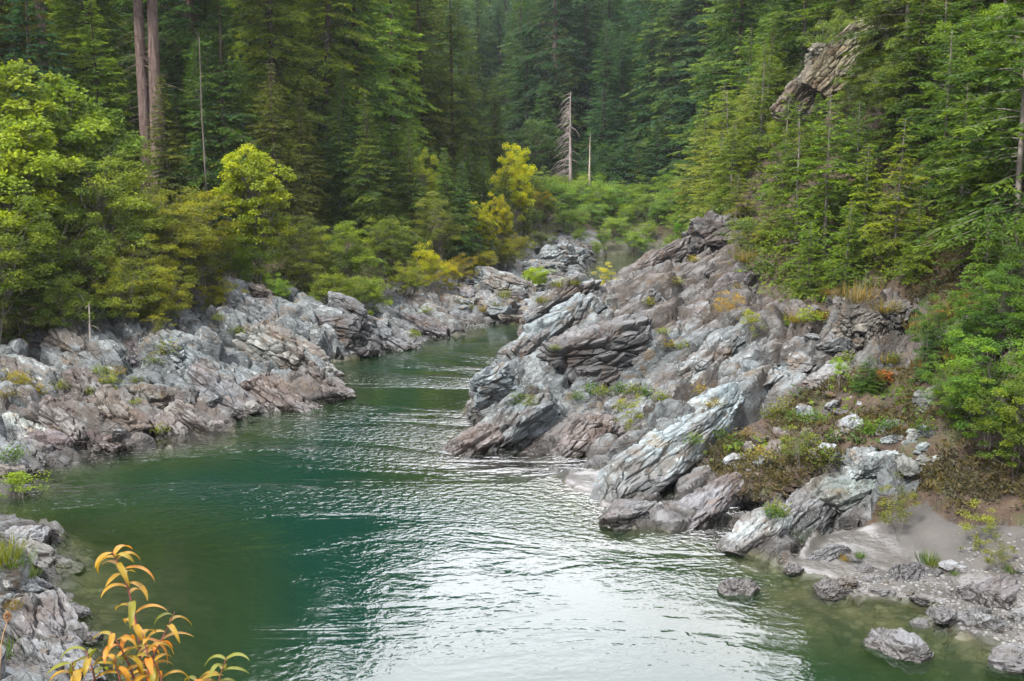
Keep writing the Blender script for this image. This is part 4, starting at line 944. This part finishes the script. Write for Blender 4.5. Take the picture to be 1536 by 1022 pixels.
many('broadleaf_tree', 'round', 'tree', [
    (1150, 78, 6.5, (.085, .10, .04), 'silvery green oak at the upper left of the hillside', dict(w=1.0)), (1195, 63, 3.0, SIL, 'grey green oak below the hillside crag'), (1320, 59, 4.2, (.05, .07, .025), 'dark round oak right of the crag'),
    (1260, 60, 2.6, (.055, .078, .028), 'round oak growing against the crag'), (1440, 54, 6.0, (.075, .12, .02), 'light green tree near the top right'), (1500, 50, 6.5, (.06, .10, .018), 'green tree high at the right frame edge'),
    (1350, 57, 5.4, (.062, .085, .022), 'olive tree on the slope between crag and right edge'), (1480, 46, 5, (.045, .075, .018), 'dark green tree low at the right edge'), (1540, 43, 6, (.05, .085, .018), 'green tree cut by the right frame edge'),
    (1390, 62, 6, (.06, .09, .02), 'green tree above the middle of the right slope'), (1330, 66, 5.5, (.075, .10, .02), 'yellowish tree behind the top of the crag'),
])
many('alder_bush', 'alder', 'bush', [
    (1500, 31.5, 3.6, (.062, .105, .016), 'large leafy alder bush above the sand at the right edge', dict(w=1.1)), (1440, 33.5, 2.2, (.055, .092, .018), 'lower leafy alder left of the large one', dict(w=1.1)),
    (1545, 30.0, 3.0, (.075, .105, .018), 'alder bush cut by the right frame edge over the sand'), (1400, 38, 2.6, (.05, .085, .03), 'blue green bush beside the pale twin rock', dict(w=.75)),
    (1505, 35.5, 3.4, (.05, .088, .016), 'dark leafy bush behind the large alder'), (1465, 36, 2.4, (.05, .09, .018), 'green bush between the cliff and the large alder'),
    (1540, 37, 4, (.05, .09, .018), 'tall leafy bush at the right frame edge'),
])
many('young_fir', 'young', 'conifer', [(1308, 38.6, 1.35, (.035, .07, .02), 'dark green fir seedling under the red dead fern', dict(w=1.7)), (1318, 38.2, 1.0, (.04, .075, .02), 'second dark fir seedling right of the red dead fern', dict(w=1.6)), (1395, 37.4, 1.9, (.04, .075, .03), 'little blue green fir beside the pale twin rock', dict(w=1.1))])
many('sapling', 'sapling', 'plant', [
    (1262, 39.5, 1.7, (.13, .21, .02), 'light green sapling arching over the soil gully', dict(w=.6)), (1368, 29.8, 1.75, (.10, .11, .03), 'thin willow growing out of the sand', dict(w=.8)),
    (1490, 28.2, 1.3, (.11, .12, .03), 'wispy willow on the sand under the large alder'), (1210, 35, 1.5, (.085, .095, .03), 'olive bush between bluish wedge and brown slope', dict(w=1.1)),
    (948, 40.3, 1.5, (.13, .14, .025), 'yellow green bush in the sand pocket gully', dict(w=1.0)), (1095, 50, 1.6, (.22, .15, .02), 'orange yellow bush on the ridge soil', dict(w=1.1)),
    (1125, 47.5, 1.8, (.14, .15, .03), 'thin yellow green sapling right of the orange bush', dict(w=.8)), (1100, 60, 1.4, (.1, .11, .03), 'olive plant below the plum block'),
    (905, 62, 1.5, (.22, .2, .02), 'yellow plant at the left end of the ridge crest', dict(w=1.1)), (1040, 68, 2.2, (.1, .14, .03), 'green bush beside the dark knobbly rock'),
    (1110, 61, 2.4, (.07, .1, .03), 'green bush in front of the dark knobbly rock', dict(w=1.3)), (155, 46.5, 1.0, (.20, .2, .02), 'yellow green plant in the middle of the left rocks', dict(w=1.3)),
    (20, 46, 1.1, (.14, .11, .02), 'tan yellow plant at the left frame edge on the rocks', dict(w=1.4)), (5, 34.5, 1.6, (.10, .14, .018), 'green plant hanging over the near left cove', dict(w=1.4)),
    (0, 23, 1.1, (.08, .12, .025), 'green plant in the near left corner of the frame', dict(w=1.2)), (235, 53, 1.2, (.13, .13, .02), 'olive plant trailing into the notch of the left rocks', dict(w=1.6)),
    (1530, 27.0, .9, (.10, .10, .03), 'dry yellowish plant at the right edge of the beach', dict(w=1.2)),
])
for i, (px, Y, h) in enumerate([(1075, 76, 6), (1090, 70, 5), (1108, 79, 8), (1120, 74, 6.5), (1140, 76, 7.5), (1085, 84, 8), (1060, 82, 6), (1110, 88, 10), (1050, 92, 9), (1075, 96, 11), (1145, 84, 8), (1100, 66, 4)]):
    x, y = at(px, Y); plant('young_fir', 'young', x, y, h, [(.10, .12, .024), (.085, .12, .02), (.11, .125, .035)][i % 3], 'yellow green fir on the left shoulder of the right hillside', 'conifer', 'firs on the shoulder of the hillside', w=1.25)
# tufts and little plants on the rock, found by looking where they grow
bpy.context.view_layer.update(); dg = bpy.context.evaluated_depsgraph_get()
def onrock(px, py):
    d = Vector(ray(px, py)).normalized(); o = Vector(CAM)
    for _ in range(6):
        ok, loc, nr, _i, ob, _m = scene.ray_cast(dg, o, d)
        if not ok: return None
        if ob.name.split('.')[0] in ('rock_outcrop', 'boulder', 'rocky_bank', 'hillside', 'forest_floor', 'sand_beach', 'gravel'): return loc
        o = loc + d * .05
    return None
def small(lst, kinds, name, cat, grp, lab):
    for i, (px, py, r, col) in enumerate(lst):
        p = onrock(px, py)
        if p is None: continue
        o = link(name, kinds[i % len(kinds)], loc=p, rot=(0, 0, rp.uniform(0, 6.28)), scale=(r, r, r * rp.uniform(.7, 1.1)), color=[k_ * .62 for k_ in col]); tag(o, lab, cat, grp)
GY_ = (.14, .16, .02); GG = (.07, .13, .02); OY = (.22, .16, .02); TN = (.20, .15, .06)
small([(775, 605, .9, GG), (795, 608, .7, GY_), (885, 590, 1.0, GG), (905, 592, .9, GY_), (930, 588, .9, GG), (950, 590, .9, GY_), (865, 598, .7, GG), (970, 594, .8, GG), (990, 600, .8, GY_), (1000, 520, .9, OY), (1025, 523, .9, GY_), (995, 500, .7, GY_), (972, 456, .7, (.25, .24, .03)), (1015, 425, .9, (.2, .19, .05)), (905, 408, .9, OY), (832, 524, .6, GY_), (1040, 392, .7, OY)], HERB, 'small_plant', 'plant', 'small plants on the right headland', 'small green or yellow plant in a crevice of the right headland')
small([(1050, 590, .7, OY), (1040, 665, .8, GG), (1070, 610, .7, OY), (1075, 660, 1.0, GG), (1160, 628, 1.1, (.12, .11, .02)), (1175, 620, 1.0, GY_), (1195, 630, .9, GG), (1220, 632, .9, GG), (1185, 690, .8, (.1, .1, .03)), (1255, 660, .8, GG), (1240, 690, 1.2, (.1, .11, .03)), (1225, 700, 1.1, (.1, .1, .03)), (1300, 650, .9, GG), (1330, 640, .8, GG), (1160, 775, .7, GG), (1165, 770, .8, GY_), (1385, 645, .9, GG), (1270, 540, .8, GY_), (1215, 480, 1.4, (.16, .2, .03)), (1180, 490, 1.2, (.13, .17, .03)), (1340, 545, .9, GG), (1450, 585, 1.0, GG), (1500, 590, 1.2, GG), (1430, 640, 1.1, GY_), (1105, 675, .8, GG), (1120, 655, .9, TN), (1140, 690, 1, TN)], HERB, 'small_plant', 'plant', 'small plants on the brown slope', 'small green plant on the brown slope of the right bank')
small([(165, 575, 1.0, GY_), (178, 562, .8, OY), (95, 582, .8, GY_), (135, 590, .7, GY_), (205, 572, .7, GY_), (240, 648, .7, GY_), (205, 605, .6, GY_), (60, 590, .9, OY), (30, 575, 1.0, OY), (10, 595, 1, TN), (150, 560, .9, GY_), (20, 690, 1.0, GG), (250, 530, 1.2, (.13, .14, .02)), (235, 545, 1.1, GY_), (330, 480, 1, GY_), (355, 500, .9, GY_), (690, 455, 1, TN), (640, 470, 1, GY_), (620, 505, .9, GY_)], HERB, 'small_plant', 'plant', 'small plants on the left rocks', 'small yellow green plant in a crevice of the left rocks')
small([(705, 466, 1.6, GY_), (728, 468, 1.6, TN), (745, 460, 1.4, GY_), (755, 448, 1.6, GY_), (840, 432, 1.6, GY_), (860, 428, 1.4, GY_), (815, 455, 1.5, GY_)], TUFT, 'grass_tuft', 'grass', 'tufts in the far rubble', 'yellowish tuft among the far rubble')
small([(1392, 846, .9, GG), (1402, 850, .8, GY_), (1432, 864, .4, GG), (1518, 860, .7, GG), (1290, 838, .5, GG), (1268, 842, .5, OY)], TUFT, 'grass_tuft', 'grass', 'tufts on the right beach', 'green grass tuft growing from the right beach')
small([(20, 850, 1.4, GG), (5, 845, 1.6, GY_), (45, 868, .9, GG), (20, 915, .6, OY), (10, 985, 1.0, GG)], TUFT, 'grass_tuft', 'grass', 'tufts in the near left corner', 'grass tuft among the near left corner rocks')
small([(1255, 445, 2.0, TN), (1330, 470, 2.0, TN), (1285, 455, 2.2, TN), (1380, 500, 2, TN), (1420, 480, 2.2, (.22, .15, .05)), (1470, 470, 2.2, TN), (1500, 460, 2.2, TN), (1390, 560, 1.8, TN), (1455, 460, 2, (.2, .13, .04)), (1330, 545, 1.5, TN), (1430, 545, 1.5, (.25, .12, .03)), (1120, 395, 2, TN), (1145, 365, 2, TN), (1230, 480, 1.5, (.2, .12, .03)), (1200, 485, 1.6, OY)], TUFT, 'grass_tuft', 'grass', 'dry tufts on the right slope', 'dry tan grass tuft on the right slope below the firs')
p = onrock(1325, 572)
V_, F_, v_ = herb(530, 160, .36, .4, .16); o = link('dead_fern', mesh('dead_fern', V_, F_, M_LEAF, var=v_, smooth=False), loc=p, color=(.20, .065, .03)); tag(o, 'red brown dead fern above the dark fir seedlings', 'fern')

# dead wood
def dead_tree(name, seed, H, r0, nb, Lm, side, label, x, y, top=.12, col=(1, 1, 1), cat='dead tree', lean=0):
    rng = np.random.default_rng(seed); k = 12; zt = np.linspace(0, 1, k)
    tp = np.c_[np.cumsum(rng.normal(size=(k, 2)) * .01 * H / 5, 0), zt * H]; tp[:, 0] += lean * zt ** 1.5 * H
    root = link(name, None, loc=(x, y, ground(x, y) - .15)); tag(root, label, cat)
    V_, F_ = tubes(tp[None], (r0 * (1 - zt * (1 - top)))[None], 8); a = link('trunk', mesh('trunk', V_, F_, M_DEAD), root, color=col)
    if nb:
        ta = rng.uniform(.15, .98, nb); az = np.where(rng.random(nb) < side, rng.normal(size=nb) * .85 + math.pi, rng.uniform(-3.14, 3.14, nb)); L = Lm * (1 - ta * .75) * rng.uniform(.4, 1.1, nb); s = np.linspace(0, 1, 6)
        pth = np.stack([np.c_[np.interp(ta[j], zt, tp[:, 0]) + np.cos(az[j]) * L[j] * s, np.interp(ta[j], zt, tp[:, 1]) + np.sin(az[j]) * L[j] * s, ta[j] * H + L[j] * (.1 * s - rng.uniform(.35, 1.0) * s ** rng.uniform(1.4, 2.3))] for j in range(nb)])
        V_, F_ = tubes(pth, np.repeat((max(r0 * .13, .012) * (1 - s * .75))[None], nb, 0), 4); link('branches', mesh('branches', V_, F_, M_DEAD), root, color=col)
    return root
x, y = at(853, 150); dead_tree('dead_snag', 1, 16.5, .34, 110, 4.6, .9, 'grey dead snag with drooping bare branches before the far forest', x, y, col=(.68, .62, .62))
x, y = at(881, 151); dead_tree('dead_snag', 2, 12.0, .24, 14, 1.3, .5, 'pale broken pole of a dead tree right of the drooping snag', x, y, .12, (.85, .77, .66))
x, y = at(318, 72); dead_tree('dead_snag', 3, 14, .075, 26, 1.0, .3, 'thin pale dead pole standing right of the twin trunks', x, y, .3, (.28, .26, .24))
x, y = at(133, 51); dead_tree('dead_snag', 4, 1.9, .055, 5, .9, .2, 'short crooked white snag on top of the left rocks', x, y, .45, (.75, .70, .66), lean=.04)
x, y = at(900, 168); dead_tree('dead_snag', 5, 20, .2, 16, 1.6, .3, 'thin grey dead stem right of the pale broken pole', x, y, .3, (.6, .52, .5))
x, y = at(1515, 43); dead_tree('dead_snag', 6, 9, .08, 18, 1.4, .5, 'thin grey dead stem at the right frame edge', x, y, .3, (.7, .65, .62))

# undergrowth on the forest floor and the hillside
ru = np.random.default_rng(91); pp, cc = [], []
for (x0, x1, y0, y1, n, S) in [(-42, 0, 46, 100, 4500, 0), (-30, 30, 95, 175, 4500, 0), (6, 45, 34, 130, 12000, 1)]:
    q = np.c_[ru.uniform(x0, x1, n), ru.uniform(y0, y1, n)]
    d = sdist(q)
    for (x, y), dd in zip(q, d):
        i = min(np.searchsorted(GX, x), nx - 1); j = min(np.searchsorted(GY, y), ny - 1)
        if rock.reshape(nx, ny)[i, j] > .4 or sand.reshape(nx, ny)[i, j] > .05 or dd < (2.5 if not S else 4): continue
        if S and y < 47 and ru.random() < .86: continue
        z = ground(x, y); pp.append((x, y, z)); cc.append(dd)
pp = np.array(pp); n = len(pp); K = 26; I = np.repeat(np.arange(n), K); m_ = len(I)
rr = ru.uniform(.35, 1.15, n)
off = unit(ru, m_) * (ru.random(m_) ** .4)[:, None] * rr[I][:, None]; off[:, 2] = np.abs(off[:, 2]) * .8
V_, F_ = leafquads(pp[I] + off, np.c_[off[:, :2] + ru.normal(size=(m_, 2)) * .4, ru.normal(size=m_) * .3], np.c_[ru.normal(size=(m_, 2)) * .6, np.ones(m_)], ru.uniform(.12, .34, m_), ru.uniform(.07, .17, m_), -.05)
o = link('undergrowth', mesh('undergrowth', V_, F_, M_LEAF, var=np.repeat(.7 * ru.random(n)[I] + .3 * ru.random(m_), 4), smooth=False), color=(.055, .075, .02)); o['kind'] = 'stuff'; o['label'] = 'low undergrowth on the forest floor and hillside'

q = np.c_[ru.uniform(4, 20, 13000), ru.uniform(25, 48, 13000)]
ii_ = np.minimum(np.searchsorted(GX, q[:, 0]), nx - 1), np.minimum(np.searchsorted(GY, q[:, 1]), ny - 1)
q = q[(rock.reshape(nx, ny)[ii_] < .5) & (sand.reshape(nx, ny)[ii_] < .1) & (SD.reshape(nx, ny)[ii_] > 1.5)]
q = q[vnoise(np.c_[q * .9, q[:, :1] * 0], 4) > -.15]
n = len(q); I = np.repeat(np.arange(n), 16); m_ = len(I); zq = np.array([ground(*k) for k in q])
pq = np.c_[q, zq][I] + ru.normal(size=(m_, 3)) * W(.16, .16, .05)
V_, F_ = leafquads(pq, np.c_[ru.normal(size=(m_, 2)), ru.uniform(.1, 1.2, m_)], unit(ru, m_), ru.uniform(.08, .26, m_), ru.uniform(.03, .08, m_), -.08)
o = link('dry_brush', mesh('dry_brush', V_, F_, M_GRASS, var=np.repeat(.7 * ru.random(n)[I] + .3 * ru.random(m_), 4), smooth=False), color=(.06, .05, .027)); o['kind'] = 'stuff'; o['label'] = 'dry brown grass and litter on the soil slope of the right bank'

# ------------------------------------------------------------------ the orange leaved shrub close to the camera
m, t, out = newmat('autumn_leaf')
v = t.attr('var'); pos = t.n('ShaderNodeNewGeometry').outputs['Position']
c = t.mix(t.ramp(v, .0, .42), (.13, .15, .010), (.30, .165, .008)); c = t.mix(t.ramp(v, .5, .95), c, (.56, .15, .010))
c = t.mix(t.math('MULTIPLY', t.ramp(t.noise(pos, 45, 4, .6), .45, .7), .4), c, (.12, .12, .01))
rb = t.attr('rib')
c = t.mix(t.math('MULTIPLY', t.ramp(rb, .82, .97), .5), c, (.30, .19, .04))
c = t.mix(t.math('MULTIPLY', t.ramp(t.math('ADD', rb, t.math('MULTIPLY', t.math('SUBTRACT', t.noise(pos, 70, 4, .7), .5), 1.6)), .22, .02), .55), c, (.11, .04, .008))
c = t.mix(t.math('MULTIPLY', t.ramp(t.noise(pos, 160, 3, .6), .64, .72), .7), c, (.10, .045, .012))
b = bsdf(t, None, c, .5, t.noise(pos, 120, 3), .3, .002, .35); tr = t.n('ShaderNodeBsdfTranslucent'); t.put(tr.inputs[0], c)
mx = t.n('ShaderNodeMixShader'); mx.inputs[0].default_value = .45; t.L.new(b.outputs[0], mx.inputs[1]); t.L.new(tr.outputs[0], mx.inputs[2]); t.L.new(mx.outputs[0], out.inputs[0]); M_AUT = m
m, t, out = newmat('red_stem'); bsdf(t, out, (.16, .045, .045), .5, spec=.4); M_STEM = m
rl_ = np.random.default_rng(12)
def lance(o, az, L, w, curl):
    """a drooping lance-shaped leaf folded along its midrib"""
    k = 11; s = np.linspace(0, 1, k); el0 = rl_.uniform(.05, .8); el = el0 - s * curl
    dl = L / (k - 1); r = np.r_[0, np.cumsum(np.cos(el[:-1]) * dl)]; z = np.r_[0, np.cumsum(np.sin(el[:-1]) * dl)]
    tw = az + s * rl_.normal() * .35
    ctr = o + np.c_[np.cos(tw) * r, np.sin(tw) * r, z]
    side = np.c_[-np.sin(tw), np.cos(tw), np.zeros(k)]; up = np.c_[-np.cos(tw) * np.sin(el), -np.sin(tw) * np.sin(el), np.cos(el)]
    wd = w * np.sin(np.pi * np.clip(s * .93 + .05, 0, 1)) ** .8 * (1 - s * .35) ; wd[-1] = .0004
    a = ctr + side * wd[:, None] + up * wd[:, None] * .45; b_ = ctr - side * wd[:, None] + up * wd[:, None] * .45
    V_ = np.stack([a, ctr, b_], 1).reshape(-1, 3); i = np.arange(k - 1)[:, None] * 3
    F_ = np.concatenate([i + np.array([0, 1, 4, 3]), i + np.array([1, 2, 5, 4])]); return V_, F_
def autumn(name, label, stems):
    base = P(*stems[0][0]); root = link(name, None, loc=base); tag(root, label, 'shrub')
    sp_, lv, va, rib = [], [], [], []
    for pth in stems:
        tone = pth[-1]; pth = pth[:-1]
        q = np.array([P(*k) for k in pth]) - base; s = np.linspace(0, 1, 24); a = np.linspace(0, 1, len(q))
        c = np.c_[[np.interp(s, a, q[:, i]) for i in range(3)]].T
        for _ in range(4): c[1:-1] = (c[:-2] + 2 * c[1:-1] + c[2:]) / 4
        sp_.append(tubes(c[None], (.0042 * (1 - .62 * s))[None], 7))
        Ln = np.linalg.norm(np.diff(c, axis=0), axis=1).sum(); nl = max(5, int(Ln / .033)); az = rl_.uniform(0, 6.28)
        for j in range(nl):
            u = .06 + .94 * (j + rl_.uniform(0, .5)) / nl; u = min(u, 1); az += 2.4 + rl_.normal() * .25
            o = np.array([np.interp(u, s, c[:, i]) for i in range(3)])
            L = rl_.uniform(.09, .14) * (1 - .35 * u ** 4); V_, F_ = lance(o, az, L, rl_.uniform(.0115, .0165), rl_.uniform(1.1, 2.3))
            rib.append(np.tile([0., 1., 0.], 11)); lv.append((V_, F_)); va.append(np.full(len(V_), np.clip(tone + rl_.normal() * .24 - .40 * u, 0, 1)))
    V_, F_ = merge(sp_); link('stems', mesh('stems', V_, F_, M_STEM), root)
    V_, F_ = merge(lv); link('leaves', mesh('leaves', V_, F_, M_AUT, attrs=dict(var=np.concatenate(va), rib=np.concatenate(rib))), root)
D = 3.3
autumn('autumn_shrub', 'orange and yellow leaved shrub rising in the lower left foreground', [
    [(214, 1260, D), (216, 1080, D), (210, 960, D), (195, 890, D), (178, 845, D), (168, 828, D), .62],
    [(214, 1100, D), (222, 1000, D + .03), (245, 955, D + .05), (262, 918, D + .06), .45],
    [(212, 1110, D), (200, 1010, D - .05), (180, 970, D - .07), (166, 948, D - .08), .55],
    [(214, 1150, D), (150, 1060, D - .1), (138, 1000, D - .12), (128, 975, D - .12), .2],
    [(214, 1150, D), (120, 1080, D - .14), (112, 1020, D - .15), (108, 992, D - .15), .25],
    [(214, 1120, D), (228, 1030, D - .06), (222, 985, D - .06), (214, 950, D - .06), .85],
    [(214, 1140, D), (190, 1060, D - .1), (180, 1020, D - .1), (172, 990, D - .1), .7],
    [(214, 1140, D), (250, 1060, D - .06), (240, 1010, D - .06), (226, 985, D - .06), .8],
])
autumn('autumn_shrub', 'small olive yellow shoot of leaves right of the orange shrub', [
    [(300, 1250, D + .1), (312, 1100, D + .1), (328, 1020, D + .1), (340, 985, D + .1), .32],
    [(300, 1250, D + .1), (296, 1100, D + .05), (296, 1035, D + .05), (297, 1018, D + .05), .75],
])
# dried seed head in the lower left
b0 = P(0, 985, 3.6); root = link('seed_head', None, loc=b0); tag(root, 'dried brown seed head on a thin stalk at the left edge', 'plant')
q = np.array([P(-6, 1120, 3.6), P(2, 960, 3.6), P(12, 930, 3.6)]) - b0; s = np.linspace(0, 1, 8); c = np.c_[[np.interp(s, [0, .6, 1], q[:, i]) for i in range(3)]].T
m, t, out = newmat('dry_stalk'); bsdf(t, out, (.34, .20, .10), .8, t.noise(t.n('ShaderNodeTexCoord').outputs['Object'], 300), .8, .004); 
V_, F_ = tubes(c[None], np.full((1, 8), .0016), 6); link('stalk', mesh('stalk', V_, F_, m), root)
rs = np.random.default_rng(3); n = 500; u_ = unit(rs, n); V_, F_ = leafquads(c[-1] + W(0, 0, .012) + u_ * W(.011, .011, .017) * .7, u_ + W(0, 0, .4), unit(rs, n), .008, .003); link('head', mesh('head', V_, F_, m, smooth=False), root)
